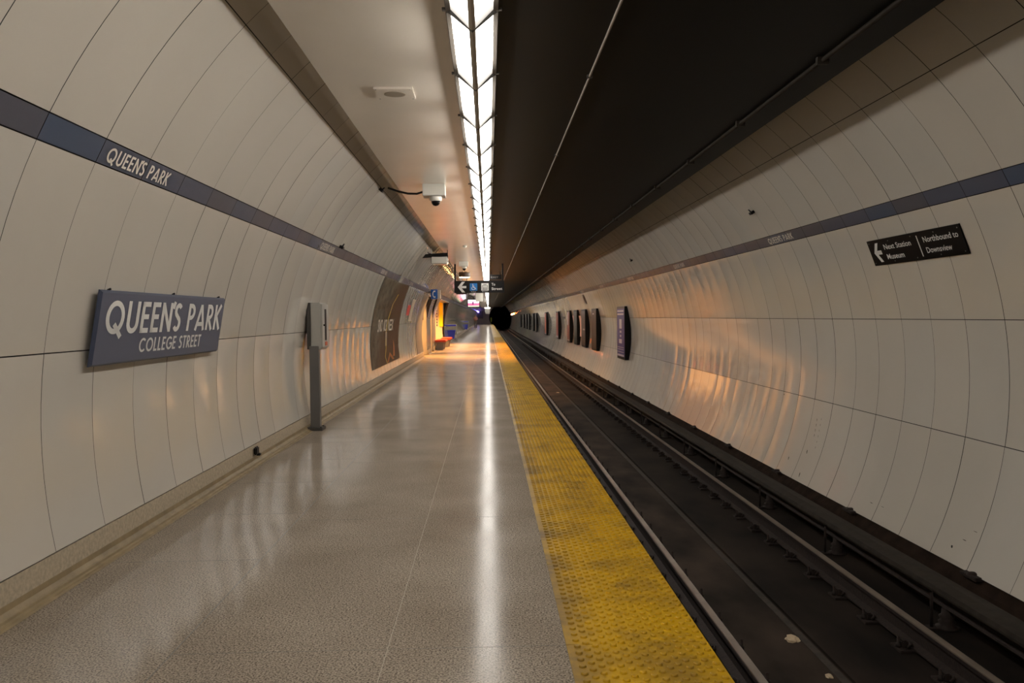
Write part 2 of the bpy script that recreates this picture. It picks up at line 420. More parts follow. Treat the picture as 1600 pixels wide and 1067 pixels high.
mb.add(va, fa); struct('wall_end', mb, mat('end_wall_grey', (0.36, 0.33, 0.28), 0.4, noise=0.08, nscale=1))
mb = MB()
va, fa = [], []
for q, yy in enumerate((Ye + 0.2, Ye + 60)):
    for rr in (PR, PR + 0.2):
        va += [(PX + rr * math.cos(2 * PI * i / nn), yy, PZ + rr * math.sin(2 * PI * i / nn)) for i in range(nn)]
for i in range(nn):
    j = (i + 1) % nn
    fa += [(i, j, 2 * nn + j, 2 * nn + i), (nn + i, 3 * nn + i, 3 * nn + j, nn + j), (i, nn + i, nn + j, j), (2 * nn + i, 2 * nn + j, 3 * nn + j, 3 * nn + i)]
fa.append(tuple(2 * nn + i for i in range(nn)))
mb.add(va, fa); struct('wall_tunnel', mb, mat('bored_tunnel', (0.006, 0.005, 0.004), 0.9))
# closing wall far behind the camera
mb = MB(); mb.box(-3.2, 5.2, Y0 - 0.2, Y0 + 0.05, -1.4, 4.6); struct('wall_near', mb, mat('near_wall', (0.3, 0.27, 0.23), 0.5))

# concourse recess behind the left wall passages
ya, yb, xl = 30.6, 47.0, -6.2
M['tilewall'] = mat('cream_tile_wall', (0.62, 0.54, 0.42), 0.3)
mb = MB()
mb.box(xl, -2.295, ya, yb, -0.26, -0.001); struct('floor', mb, 'floor')
mb = MB(); mb.box(xl - 0.15, xl, ya, yb, 0, 2.75); struct('wall_recess_back', mb, 'tilewall')
mb = MB(); mb.box(xl, -2.50, ya - 0.15, ya, 0, 2.75); struct('wall_recess_near', mb, 'tilewall')
mb = MB(); mb.box(xl, -2.47, yb, yb + 0.15, 0, 2.75); struct('wall_recess_far', mb, 'tilewall')
mb = MB(); mb.box(xl, -2.46, ya, yb, 2.62, 2.75); struct('ceiling', mb, 'ceil')
# lintel over the passages
mb = MB()
for a, b in OPEN: mb.box(-2.50, -2.13, a - 0.02, b + 0.02, 2.25, 2.33)
struct('trim_7', mb, 'grey')
M['pier'] = mat('pier_grey', (0.26, 0.24, 0.21), 0.3)
for q, (a, b) in enumerate([(33.3, 35.2), (36.6, 38.6)]):
    mb = MB(); mb.box(-2.80, -2.40, a - 0.12, b + 0.12, 0.0, 2.26, bev=0.02)
    struct('column', mb, 'pier')
mb = MB(); mb.box(-2.95, -2.44, 31.08, 31.2, 0.0, 2.26); mb.box(-2.95, -2.44, 30.3, 31.08, 0.0, 0.16); struct('trim_8', mb, 'pier')

# ------------------------------------------------------------------ station lettering drawn from strokes
def arc(cx, cy, rx, ry, a0, a1, n=18):
    return [(cx + rx * math.cos(math.radians(a0 + (a1 - a0) * i / n)), cy + ry * math.sin(math.radians(a0 + (a1 - a0) * i / n))) for i in range(n + 1)]
T = 0.158; h_ = T / 2
GL = {
 'Q': (0.90, [arc(.44, .5, .44 - h_, .5 - h_, 0, 360, 30), [(.42, .30), (.80, -.10)]]),
 'O': (0.88, [arc(.44, .5, .44 - h_, .5 - h_, 0, 360, 30)]),
 'U': (0.62, [[(h_, 1), (h_, .33)] + arc(.31, .33, .31 - h_, .33 - h_, 180, 360, 12)[1:] + [(.62 - h_, 1)]]),
 'E': (0.46, [[(h_, 0), (h_, 1)], [(0, 1 - h_), (.46, 1 - h_)], [(0, .52), (.42, .52)], [(0, h_), (.46, h_)]]),
 'N': (0.66, [[(h_, 0), (h_, 1)], [(h_, .95), (.66 - h_, .05)], [(.66 - h_, 0), (.66 - h_, 1)]]),
 "'": (0.12, [[(.03, .80), (.11, 1.04)]]),
 'S': (0.44, [arc(.23, .735, .17, .19, 30, 250, 10) + arc(.21, .28, .17, .21, 75, -150, 12)]),
 'P': (0.50, [[(h_, 0), (h_, 1)], [(h_, 1 - h_)] + arc(.22, .70, .21, .30 - h_, 90, -90, 10) + [(h_, .40 + h_)]]),
 'A': (0.72, [[(.05, 0), (.36, .97)], [(.36, .97), (.67, 0)], [(.14, .24), (.58, .24)]]),
 'R': (0.54, [[(h_, 0), (h_, 1)], [(h_, 1 - h_)] + arc(.22, .70, .21, .30 - h_, 90, -90, 10) + [(h_, .40 + h_)], [(.20, .42), (.50, 0)]]),
 'K': (0.56, [[(h_, 0), (h_, 1)], [(h_, .45), (.50, 1)], [(.18, .52), (.52, 0)]]),
 'C': (0.74, [arc(.44, .5, .44 - h_, .5 - h_, 45, 315, 20)]),
 'L': (0.42, [[(h_, 0), (h_, 1)], [(0, h_), (.42, h_)]]),
 'G': (0.80, [arc(.44, .5, .44 - h_, .5 - h_, 45, 352, 22), [(.46, .46), (.86, .46)]]),
 'T': (0.50, [[(.25, 0), (.25, 1)], [(0, 1 - h_), (.50, 1 - h_)]]),
 ' ': (0.26, []),
}
def stroke_text(s_, gap=0.13):
    """-> quads in text units (cap height 1), total width"""
    x = 0; quads = []
    for ch in s_:
        wd, strokes = GL[ch]
        if ch == "'": x -= gap * 0.9
        for pl in strokes:
            P = [Vector(p) for p in pl]; Ls, Rs = [], []
            closed = len(P) > 3 and (P[0] - P[-1]).length < 1e-4
            for i, p in enumerate(P):
                if closed: a, b = P[i - 1 if i > 0 else -2], P[(i + 1) if i < len(P) - 1 else 1]
                else: a, b = P[max(i - 1, 0)], P[min(i + 1, len(P) - 1)]
                d1 = (p - a).normalized() if (p - a).length > 1e-6 else (b - p).normalized()
                d2 = (b - p).normalized() if (b - p).length > 1e-6 else d1
                d = (d1 + d2).normalized(); nrm = Vector((-d.y, d.x)); k = h_ / max(0.5, nrm.dot(Vector((-d1.y, d1.x))))
                Ls.append(p + nrm * k); Rs.append(p - nrm * k)
            for i in range(len(P) - 1):
                quads.append([(q.x + x, q.y) for q in (Ls[i], Rs[i], Rs[i + 1], Ls[i + 1])])
        x += wd + gap
        if ch == "'": x -= gap * 0.6
    return quads, x - gap
def put_quads(mb, quads, fn, mi=0):
    for q in quads: mb.add([fn(u, v) for u, v in q], [(0, 1, 2, 3)], mi)

def bfont(text, size, extr=0.0):
    """font outline as triangulated (x,y) mesh data from Blender's built-in sans"""
    cu = bpy.data.curves.new('t', 'FONT'); cu.body = text; cu.size = 1.0; cu.resolution_u = 3; cu.offset = 0.012
    o = bpy.data.objects.new('t', cu); COL.objects.link(o)
    dg = bpy.context.evaluated_depsgraph_get(); dg.update()
    me = bpy.data.meshes.new_from_object(o.evaluated_get(dg))
    vsx = [v.co.copy() for v in me.vertices]; fs = [tuple(p.vertices) for p in me.polygons]
    bpy.data.objects.remove(o); bpy.data.meshes.remove(me); bpy.data.curves.remove(cu)
    x0 = min(v.x for v in vsx); x1 = max(v.x for v in vsx)
    return [((v.x - x0) * size, v.y * size) for v in vsx], fs, (x1 - x0) * size
def put_font(mb, text, u0, v0, cap, fn, width=None, mi=0):
    vv, fs, wd = bfont(text, cap / 0.70)
    k = (width / wd) if width else 1.0
    mb.add([fn(u0 + x * k, v0 + y) for x, y in vv], fs, mi)

# names on the blue stripes
grp = "station names printed along the blue stripes"
qd, wd = stroke_text("QUEEN'S PARK")
cap = 0.088
i = 0
ords = ['nearest', 'second', 'third', 'fourth', 'fifth', 'sixth', 'seventh', 'eighth', 'ninth', 'tenth']
for k, ys in enumerate([4.77, 10.75, 16.75, 22.85, 53.0, 59.0]):
    sx = 0.89 / (wd * cap)
    mb = MB(); put_quads(mb, qd, lambda u, v: onwall('L', 154.1 - math.degrees(v * cap / RL), ys + u * cap * sx, 0.0068))
    tag(mb.build('station_lettering', 'letter'), f"cream QUEEN'S PARK lettering, {ords[k]} along the blue stripe of the left wall", 'lettering', grp)
for k, ys in enumerate([12.0, 18.15, 24.2, 30.3, 36.4]):
    sx = 0.95 / (wd * cap)
    mb = MB(); put_quads(mb, qd, lambda u, v: onwall('R', 26.95 + math.degrees(v * cap / RR), ys - u * cap * sx, 0.0068))
    tag(mb.build('station_lettering', 'letter'), f"cream QUEEN'S PARK lettering, {ords[k]} along the blue stripe of the right wall", 'lettering', grp)

# big name board on the left wall
P0 = Vector((-2.372, 5.13, 1.178)); P1 = Vector((-2.290, 5.13, 1.640)); SL = 2.38
up = (P1 - P0); SH = up.length; up.normalize(); nrm = Vector((up.z, 0, -up.x))
sign = thing('station_sign', (-2.33, 6.3, 1.18), "slate-blue name board reading QUEEN'S PARK COLLEGE STREET on the left wall", 'sign')
sign_inv = Matrix.Translation(sign.location).inverted()
def sp(u, v, o=0.0): return (P0 + Vector((0, u, 0)) + up * v + nrm * o) - Vector(sign.location)
mb = MB()
b_ = 0.014
f0 = [sp(b_, b_), sp(SL - b_, b_), sp(SL - b_, SH - b_), sp(b_, SH - b_)]
f1 = [sp(0, 0, -b_), sp(SL, 0, -b_), sp(SL, SH, -b_), sp(0, SH, -b_)]
f2 = [sp(0, 0, -0.022), sp(SL, 0, -0.022), sp(SL, SH, -0.022), sp(0, SH, -0.022)]
mb.add(f0 + f1 + f2, [(0, 1, 2, 3)], 0)
mb.add(f0 + f1 + f2, [(0, 4, 5, 1), (1, 5, 6, 2), (2, 6, 7, 3), (3, 7, 4, 0), (4, 8, 9, 5), (5, 9, 10, 6), (6, 10, 11, 7), (7, 11, 8, 4), (11, 10, 9, 8)], 1)
mb.build('board', ['sign_blue', 'sign_edge'], sign)
mb = MB(); cp = 0.212; qd1, w1 = stroke_text("QUEEN'S PARK", 0.12); k1 = (SL - 0.17) / (w1 * cp)
put_quads(mb, qd1, lambda u, v: sp(0.10 + u * cp * k1, 0.198 + v * cp, 0.002))
tag(mb.build('lettering', 'white', sign), 'large white lettering'); mb = MB()
qd2, w2 = stroke_text("COLLEGE STREET", 0.13); c2 = 0.098; k2 = 1.22 / (w2 * c2)
put_quads(mb, qd2, lambda u, v: sp(0.66 + u * c2 * k2, 0.065 + v * c2, 0.002))
tag(mb.build('lettering', 'white', sign), 'smaller white lettering')
mb = MB()
for u in (0.14, 1.2, 2.24):
    for v in (SH,):
        mb.tube([sp(u, v - 0.002, -0.03), sp(u, v + 0.010, -0.012)], 0.007, 8)
mb.build('screw', 'black', sign)

# direction board on the right wall
A = onwall('R', 23.2, 9.11, 0.02); B_ = onwall('R', 18.65, 9.11, 0.02)
rs = thing('direction_sign', (4.17, 8.21, 2.09), 'black board with arrow, Next Station Museum and Northbound to Downsview on right wall', 'sign')
upv = (A - B_); DH = upv.length; upv.normalize(); nr = Vector((-upv.z, 0, upv.x)); DL = 1.80
def dp(u, v, o=0.0): return B_ + Vector((0, -u, 0)) + upv * v + nr * o - Vector(rs.location)
mb = MB()
q = [dp(0, 0), dp(DL, 0), dp(DL, DH), dp(0, DH), dp(0, 0, -0.016), dp(DL, 0, -0.016), dp(DL, DH, -0.016), dp(0, DH, -0.016)]
mb.add(q, [(0, 1, 2, 3), (7, 6, 5, 4), (0, 4, 5, 1), (1, 5, 6, 2), (2, 6, 7, 3), (3, 7, 4, 0)]); mb.build('board', 'blackgloss', rs)
mb = MB(); fn = lambda u, v: dp(u, v, 0.0022)
def poly(mb, pts, fn, mi=0): mb.add([fn(*p) for p in pts], [tuple(range(len(pts)))], mi)
def arrow(mb, u, v, s_, fn, mi=0):
    """left-pointing arrow, s_ wide"""
    t = s_ * 0.26
    poly(mb, [(u + s_ * .25, v - t / 2), (u + s_, v - t / 2), (u + s_, v + t / 2), (u + s_ * .25, v + t / 2)], fn, mi)
    for g in (1, -1):
        pts = [(u, v), (u + s_ * .50, v + g * s_ * .62), (u + s_ * .86, v + g * s_ * .62), (u + s_ * .36, v)]
        poly(mb, pts if g < 0 else pts[::-1], fn, mi)
arrow(mb, 0.09, DH * 0.5, 0.17, fn)
mb.build('arrow', 'white', rs)
def word(txt, u, v, cap, wd_, fn, par, m_='white'):
    w_ = MB(); put_font(w_, txt, u, v, cap, fn, wd_); return w_.build('lettering', m_, par)
word('Next Station', 0.34, DH * 0.58, 0.056, 0.56, fn, rs); word('Museum', 0.34, DH * 0.20, 0.056, 0.36, fn, rs)
mb = MB(); poly(mb, [(1.035, DH * .12), (1.052, DH * .12), (1.052, DH * .88), (1.035, DH * .88)], fn)
mb.build('divider_line', 'white', rs)
word('Northbound to', 1.14, DH * 0.60, 0.056, 0.60, fn, rs); word('Downsview', 1.14, DH * 0.22, 0.056, 0.44, fn, rs)
mb = MB()
for u in (0.04, 0.47, 0.93, 1.36, 1.76):
    for v in (0.03, DH - 0.03): mb.tube([dp(u, v, 0), dp(u, v, 0.004)], 0.006, 8)
mb.build('screw', 'grey', rs)

# ------------------------------------------------------------------ strip light modules (V-shaped lenses in 4 ft lengths)
LX, LZO, LZM = -0.066, H + 1.70, H + 1.57
HW = 0.145
def make_light():
    r = thing('ceiling_light', (LX, 0, LZM), '', 'ceiling light')
    zo = LZO - LZM
    for s_ in (-1, 1):
        mb = MB()
        a = (s_ * 0.017, 0.004); b = (s_ * (HW - 0.026), zo - 0.022)
        nx, nz = s_ * 0.012, 0.012
        prof = [a, b, (b[0], b[1] + 0.006), (a[0], a[1] + 0.006)]
        mb.prism(prof if s_ > 0 else prof[::-1], 0.016, 1.204); mb.build('diffuser', 'diffuser', r)
        mb = MB(); mb.box(min(s_ * (HW - 0.028), s_ * HW), max(s_ * (HW - 0.028), s_ * HW), 0.002, 1.218, zo - 0.032, ZC - LZM + 0.001, bev=0.003)
        mb.build('side_rail', 'lamprail', r)
    mb = MB(); mb.prism([(-0.018, 0.003), (0, -0.008), (0.018, 0.003), (0.018, 0.014), (-0.018, 0.014)][::-1], 0.002, 1.218); mb.build('spine', 'lampmetal', r)
    for yy in (0.0, 1.208):
        mb = MB(); mb.prism([(-HW, zo), (-HW, zo - .022), (0, -.012), (HW, zo - .022), (HW, zo), (0, .010)][::-1], yy, yy + .012)
        if yy > 1:
            for s_ in (-1, 1): mb.box(min(s_ * (HW - 0.005), s_ * (HW + 0.018)), max(s_ * (HW - 0.005), s_ * (HW + 0.018)), 1.195, 1.218, zo - 0.03, zo - 0.015)
        mb.build('crossbar', 'dark_grey', r)
    return r
L0 = make_light()
ORD = {}
one = ['', 'first', 'second', 'third', 'fourth', 'fifth', 'sixth', 'seventh', 'eighth', 'ninth', 'tenth', 'eleventh', 'twelfth', 'thirteenth',
       'fourteenth', 'fifteenth', 'sixteenth', 'seventeenth', 'eighteenth', 'nineteenth']
tens = {2: ('twentieth', 'twenty'), 3: ('thirtieth', 'thirty'), 4: ('fortieth', 'forty'), 5: ('fiftieth', 'fifty'), 6: ('sixtieth', 'sixty'), 7: ('seventieth', 'seventy'), 8: ('eightieth', 'eighty'), 9: ('ninetieth', 'ninety')}
def ordinal(n):
    if n >= 100: return 'hundred' + ('th' if n == 100 else ' and ' + ordinal(n - 100))
    if n < 20: return one[n]
    t, u = divmod(n, 10); return tens[t][0] if u == 0 else tens[t][1] + '-' + one[u]
ys = 4.71 - 1.22
kstart = -14
first = True
for k in range(kstart, 126):  # run carried on past end_lamp, added to brighten the far platform end
    y = ys + 1.22 * k
    o = L0 if first else copy_tree(L0); first = False
    o.location = (LX, y, LZM)
    if k < 0: lab = 'lit V-shaped strip light panel overhead behind the viewer, before the visible run'
    elif k == 0: lab = 'lit V-shaped strip light panel cut by the top edge, nearest of the run'
    else: lab = f'lit V-shaped strip light panel above the platform, {ordinal(k + 1)} from the near end'
    tag(o, lab, 'ceiling light', 'fluorescent panels of the long ceiling strip')

# ------------------------------------------------------------------ tactile warning strip
mb = MB()
X0, X1 = 0.322, 0.945
y = Y0
while y < Y1 - 1:
    mb.box(X0, X1, y + 0.002, y + 0.608, -0.012, 0.006); y += 0.61
mb.box(0.927, 0.945, Y0, Y1 - 1, -0.05, 0.0055)
def dome(mb, x, y, n, r=0.0160, z=0.006, h=0.0085):
    base = len(mb.v)
    for rr, zz in ((r, z - .0005), (r * .93, z + h * .62), (r * .70, z + h)):
        for k in range(n):
            t = 2 * PI * k / n; mb.v.append((x + rr * math.cos(t), y + rr * math.sin(t), zz))
    for i in range(2):
        for k in range(n):
            k2 = (k + 1) % n; mb.f.append((base + i * n + k, base + i * n + k2, base + (i + 1) * n + k2, base + (i + 1) * n + k)); mb.mi.append(0); mb.sm.append(True)
    mb.f.append(tuple(base + 2 * n + k for k in range(n))); mb.mi.append(0); mb.sm.append(False)
nc = 15; px = 0.0395; py = 0.071
y = 2.6; j = 0
while y < 60:
    n = 10 if y < 9 else (6 if y < 22 else 4)
    for c in range(nc):
        dome(mb, 0.368 + c * px, y + (py / 2 if c % 2 else 0), n)
    y += py
ts = mb.build('tactile_strip', 'tactile'); tag(ts, 'yellow tactile warning strip with raised domes along the platform edge', 'tactile paving')

# ------------------------------------------------------------------ rails
def rail(x, label):
    r = thing('rail', (x, 0, ZB), label, 'rail')
    zt = -0.95 - ZB
    z0 = 0.022
    prof = [(-.070, z0), (.070, z0), (.070, z0 + .012), (.010, z0 + .028), (.009, zt - .045), (.034, zt - .034), (.035, zt - .010), (.030, zt - .003),
            (-.030, zt - .003), (-.035, zt - .010), (-.034, zt - .034), (-.009, zt - .045), (-.010, z0 + .028), (-.070, z0 + .012)]
    mb = MB(); mb.prism(prof, Y0, Y1 + 50); mb.build('rail_body', 'rust', r)
    mb = MB(); mb.prism([(-.030, zt - .003), (.030, zt - .003), (.034, zt - .009), (.031, zt - .001), (.022, zt + .0008), (-.022, zt + .0008), (-.031, zt - .001), (-.034, zt - .009)][::-1], Y0, Y1 + 50)
    tag(mb.build('running_surface', 'railtop', r), 'worn shiny rail head'); return r
RXL, RXR = 1.757, 3.265
rail(RXL, 'steel running rail nearest the platform with a worn top'); rail(RXR, 'steel running rail on the far side of the track bed')
def make_fastener():
    r = thing('rail_fastener', (0, 0, ZB), '', 'rail fastener')
    mb = MB(); mb.box(-.17, .17, -.09, .09, 0, .022, bev=.004); mb.build('baseplate', 'rust', r)
    for s_ in (-1, 1):
        mb = MB()
        mb.tube([(s_ * .10, -.05, .03), (s_ * .075, -.05, .055), (s_ * .060, -.01, .052), (s_ * .085, .03, .060), (s_ * .12, .03, .045), (s_ * .12, -.02, .035)], .011, 6)
        mb.box(min(s_ * .085, s_ * .135), max(s_ * .085, s_ * .135), -.040, .040, .02, .078, bev=.010)
        mb.build('clip', 'rust', r)
        mb = MB(); mb.lathe((s_ * .145, 0.0, .02), [(.022, 0), (.022, .026), (.012, .030), (.012, .078), (.005, .084)], 8); mb.build('bolt', 'rust', r)
    return r
f0_ = make_fastener(); first = True
for x, lab, g in ((RXR, 'rusty clip and baseplate holding down the far running rail', 'fasteners along the far rail'), (RXL, 'rusty clip and baseplate holding down the rail beside the platform', 'fasteners along the platform-side rail')):
    for k in range(125):
        y = 3.35 + 0.61 * k
        o = f0_ if first else copy_tree(f0_); first = False
        o.location = (x, y, ZB if x < 2.5 else ZB - 0.006); tag(o, lab, 'rail fastener', g)

# third rail with cover board on insulators
tr = thing('third_rail', (3.72, 0, ZB), 'dark power rail under a cover board beside the right wall', 'power rail')
mb = MB(); mb.prism([(-.035, .17), (.035, .17), (.030, .19), (.01, .20), (.01, .25), (.032, .26), (.032, .285), (-.032, .285), (-.032, .26), (-.01, .25), (-.01, .20), (-.03, .19)], Y0, Y1 + 20); mb.build('power_rail', 'rust', tr)
mb = MB(); mb.prism([(-.115, .318), (-.105, .350), (.0, .362), (.105, .350), (.115, .318), (.115, .30), (.10, .30), (.095, .33), (-.095, .33), (-.10, .30), (-.115, .30)][::-1], Y0, Y1 + 20)
mb.build('cover_board', 'cover', tr)
def make_ins():
    mb = MB(); mb.lathe((0, 0, -0.006), [(.09, 0), (.09, .02), (.055, .03), (.07, .06), (.05, .075), (.065, .105), (.045, .12), (.04, .17)], 14); r = mb.build('insulator', 'rust', tr)
    mb = MB(); mb.box(-.20, .09, -.05, .05, -.006, .014, bev=.003); mb.build('foot', 'rust', r)
    mb = MB(); mb.tube([(-.13, 0, .01), (-.13, 0, .29), (-.10, 0, .325)], .014, 8); mb.build('bracket', 'rust', r)
    return r
i0 = make_ins(); first = True
for k in range(32):
    o = i0 if first else copy_tree(i0, tr); first = False
    o.location = (0, 4.6 + 2.2 * k, 0)

# lineside lumps along the foot of the right wall
M['lump'] = M['rust']
first = None
for k in range(26):
    y = 6.95 + 2.4 * k
    p = onwall('R', -26.0, y)
    if first is None:
        mb = MB(); mb.lathe((0, 0, -.02), [(.05, 0), (.05, .03), (.035, .045), (.015, .05)], 10); mb.box(-.05, .05, -.12, .12, -.02, .012, bev=.006)
        first = mb.build('wall_anchor', 'rust'); o = first
    else: o = first.copy(); COL.objects.link(o)
    o.location = (4.02, y, -0.765); tag(o, 'rusty anchor lump on the ledge at the foot of the right wall', 'anchor', 'anchors along the right ledge')

# ceiling conduits over the track
def pipe(name, x, z, r, label, seg=3.0):
    t = thing(name, (x, 0, z), label, 'conduit')
    mb = MB(); mb.tube([(0, Y0, 0), (0, Y1 - 2, 0)], r, 8); mb.build('conduit_run', 'conduit', t)
    mb = MB(); mb.box(-r * 2.2, r * 2.2, 0, .03, -r * 1.2, ZC - z, 0); o = mb.build('strap', 'dark_grey', t); o.location.y = 3.2
    for k in range(1, 12): c_ = copy_tree(o, t); c_.location.y = 3.2 + seg * k
    return t
M['conduit'] = mat('pale_conduit', (0.22, 0.18, 0.15), 0.6)
pipe('cable_conduit', 0.76, ZC - 0.010, 0.009, 'thin pale conduit running along the dark ceiling above the track')
M['conduit2'] = M['conduit']
t = thing('cable_conduit', (2.31, 0, ZC - 0.02), 'dark pipe running along the outer edge of the dark ceiling', 'conduit')
mb = MB(); mb.tube([(0, Y0, 0), (0, Y1 - 2, 0)], 0.017, 8); mb.build('conduit_run', 'cover', t)
mb = MB(); mb.box(-.04, .04, 0, .035, -.03, .02); o = mb.build('strap', 'cover', t); o.location.y = 3.9
for k in range(1, 20): c_ = copy_tree(o, t); c_.location.y = 3.9 + 1.9 * k

# ------------------------------------------------------------------ post with cabinet beside the left wall
c = thing('platform_cabinet', (-2.27, 11.17, 0), 'grey metal cabinet on a square post beside the left wall', 'cabinet')
mb = MB(); mb.box(-.13, .10, -.11, .12, 0, .040, bev=.004)
for sx in (-.10, .075):
    for sy in (-.08, .09): mb.lathe((sx, sy, .040), [(.012, 0), (.012, .012)], 6)
mb.build('base_plate', 'dark_grey', c)
mb = MB(); mb.box(-.062, .058, -.055, .065, .015, 1.10, bev=.006); mb.build('post', 'grey', c)
mb = MB(); mb.box(-.095, -.045, -.02, .44, 1.055, 1.665, bev=.004); tag(mb.build('back_plate', 'dark_grey', c), 'dark rear plate')
mb = MB(); mb.box(-.045, .085, -.02, .44, 1.05, 1.665, bev=.012); bd = mb.build('cabinet_body', 'lightgrey', c)
mb = MB(); mb.box(.085, .105, -.005, .425, 1.075, 1.645, bev=.006); d = mb.build('door', 'lightgrey', c)
mb = MB(); mb.box(.104, .108, .16, .27, 1.17, 1.58); mb.build('slot', 'blackgloss', d)
mb = MB(); mb.box(.104, .110, .16, .30, 1.10, 1.15); mb.build('sticker', mat('orange_label', srgb(215, 110, 75), .6), d)
mb = MB(); mb.tube([(.1, .08, 1.37), (.125, .08, 1.37)], .012, 8); mb.build('knob', 'black', d)

# small black hook on the base
mb = MB(); mb.box(-.012, .02, -.05, .05, -.035, .045, bev=.01); mb.box(.0, .045, -.012, .03, -.045, -.02, bev=.006)
o = mb.build('wall_bracket', 'black'); o.location = (bx + 0.03, 8.6, 0.13); tag(o, 'small black bracket on the cream base strip before the cabinet post', 'bracket')

# ------------------------------------------------------------------ ceiling items
s = thing('ceiling_speaker', (-0.697, 6.65, ZC), 'square cream speaker plate with round grille on the platform ceiling', 'speaker')
mb = MB(); mb.box(-.148, .148, -.155, .155, -.018, 0.0, bev=.003); mb.build('plate', 'ceil', s)
mb = MB(); mb.lathe((0, 0, -.020), [(.083, .003), (.083, 0), (.075, -.001)], 32); mb.build('grille', mat('speaker_mesh', (.26, .215, .165), .6), s)
mb = MB()
for sx in (-.13, .13):
    for sy in (-.135, .135): mb.lathe((sx, sy, -.021), [(.005, .004), (.005, 0)], 8)
mb.build('screw', 'grey', s)

def camera_unit(x, y, label, sc=1.0, cable=True):
    c = thing('security_camera', (x, y, ZC), label, 'security camera', 'ceiling camera boxes')
    mb = MB(); mb.box(-.145, .145, 0, .30, -.150, 0, bev=.004); mb.build('junction_box', 'white_box', c)
    mb = MB(); mb.box(-.147, .147, -.003, .303, -.153, -.146, bev=.001); mb.build('lid', 'lightgrey', c)
    mb = MB(); mb.lathe((0.02, .10, -.152), [(.075, 0), (.080, -.02), (.080, -.055), (.066, -.066)][::-1], 24); mb.build('collar', 'white_box', c)
    mb = MB(); mb.lathe((0.02, .10, -.218), [(.010, -.062), (.035, -.052), (.052, -.030), (.058, 0)], 24); tag(mb.build('dome', 'blackgloss', c), 'dark smoked dome'); return c
cu_ = camera_unit(-0.69, 11.17, 'white box with dome camera, nearest on the ceiling with black cable to the wall')
mb = MB()
mb.tube([(-.14, .04, -.10), (-.22, .04, -.125), (-.34, .05, -.12), (-.46, .06, -.09), (-.60, .08, -.04)], .014, 8)
mb.build('cable', 'black', cu_)
camera_unit(-0.755, 26.7, 'white box with dome camera just before the hanging black sign')
mb = MB(); mb.lathe((0, 0, -.05), [(.02, 0), (.05, .02), (.055, .05)], 20)
o = mb.build('smoke_detector', 'white_box'); o.location = (-0.55, 20.9, ZC); tag(o, 'small round white detector on the platform ceiling between the cameras', 'detector')

# white unit on black bracket bridging ceiling edge and wall
p = thing('equipment_unit', (-1.24, 22.0, ZC), 'long white box slung from a black bracket where ceiling meets left wall', 'equipment box')
mb = MB(); mb.box(-.20, .205, 0, .55, -.345, -.185, bev=.01); mb.build('housing', 'white_box', p)
mb = MB(); mb.box(-.19, .19, .02, .50, -.365, -.345, bev=.004); mb.build('lower_lip', 'lightgrey', p)
mb = MB(); mb.prism([(-.66, -.215), (-.58, -.120), (.20, -.075), (.225, -.165), (-.55, -.215)], .1, .16)
mb.tube([(-.21, .13, -.11), (-.205, .13, -.34)], .014, 6); mb.tube([(.205, .13, .0), (.21, .13, -.32)], .010, 6)
mb.tube([(-.50, .13, -.14), (-.42, .2, .02)], .012, 6)
mb.build('bracket', 'black', p)
mb = MB(); mb.tube([(-.20, .12, .06), (-.20, .12, -.14)], .012, 8); mb.build('hanger_rod', 'lightgrey', p)
mb = MB(); mb.tube([(-.42, .2, .0), (-.30, .2, -.03), (-.25, .18, .06), (-.36, .15, .03), (-.28, .15, -.09), (-.12, .15, -.10)], .010, 6); mb.build('cable', 'black', p)

# cable bundle on the ceiling edge beyond
mb = MB()
for q in range(3): mb.tube([(-1.20 - .03 * q, 22.6, ZC - .05 - .03 * q), (-1.21 - .02 * q, 40, ZC - .04 - .02 * q), (-1.2, 80, ZC - .03)], .014, 6)
tag(mb.build('cable_bundle', 'dark_grey'), 'dark cables running on beyond the white box along the ceiling edge', 'cables')

# little black wire clips on the walls
for side, a, y, lab in (('L', 135.6, 11.83, 'small black block on the upper left wall at the shadow line'), ('L', 151.9, 11.9, "small black block on the blue stripe beside the second QUEEN'S PARK"),
                        ('R', 35.5, 11.88, 'small black block on the right wall above the blue stripe, nearer one'), ('R', 35.4, 21.96, 'small black block on the right wall above the blue stripe, farther one')):
    mb = MB(); P_ = onwall(side, a, y, 0.0)
    mb.box(-.03, .03, -.05, .05, -.02, .02, bev=.004); mb.tube([(0, 0, 0), (0.0, .05, .055)], .010, 6)
    o = mb.build('wall_clip', 'black'); o.location = onwall(side, a, y, 0.030); o.rotation_euler.y = -math.radians(a - (180 if side == 'L' else 0)); tag(o, lab, 'clip', 'small black clips on the tunnel walls')

# grey cover strip interrupting the stripe on the left wall, ad wrap, notices
def wall_patch(side, a0, a1, ya, yb, off, th=0.004, n=14, m=8):
    mb = MB(); vsx = []
    for i in range(n + 1):
        for j in range(m + 1):
            vsx.append(onwall(side, a0 + (a1 - a0) * i / n, ya + (yb - ya) * j / m, off))
    k = len(vsx)
    for i in range(n + 1):
        for j in range(m + 1): vsx.append(onwall(side, a0 + (a1 - a0) * i / n, ya + (yb - ya) * j / m, off - th))
    fs = []
    for i in range(n):
        for j in range(m):
            p = i * (m + 1) + j; fs += [(p, p + 1, p + m + 2, p + m + 1), (k + p, k + p + m + 1, k + p + m + 2, k + p + 1)]
    for i in range(n):
        p = i * (m + 1); q = p + m; fs += [(p, p + m + 1, k + p + m + 1, k + p), (q, k + q, k + q + m + 1, q + m + 1)]
    for j in range(m):
        p = j; q = n * (m + 1) + j; fs += [(p, k + p, k + p + 1, p + 1), (q, q + 1, k + q + 1, k + q)]
    mb.add(vsx, fs, 0, False); return mb
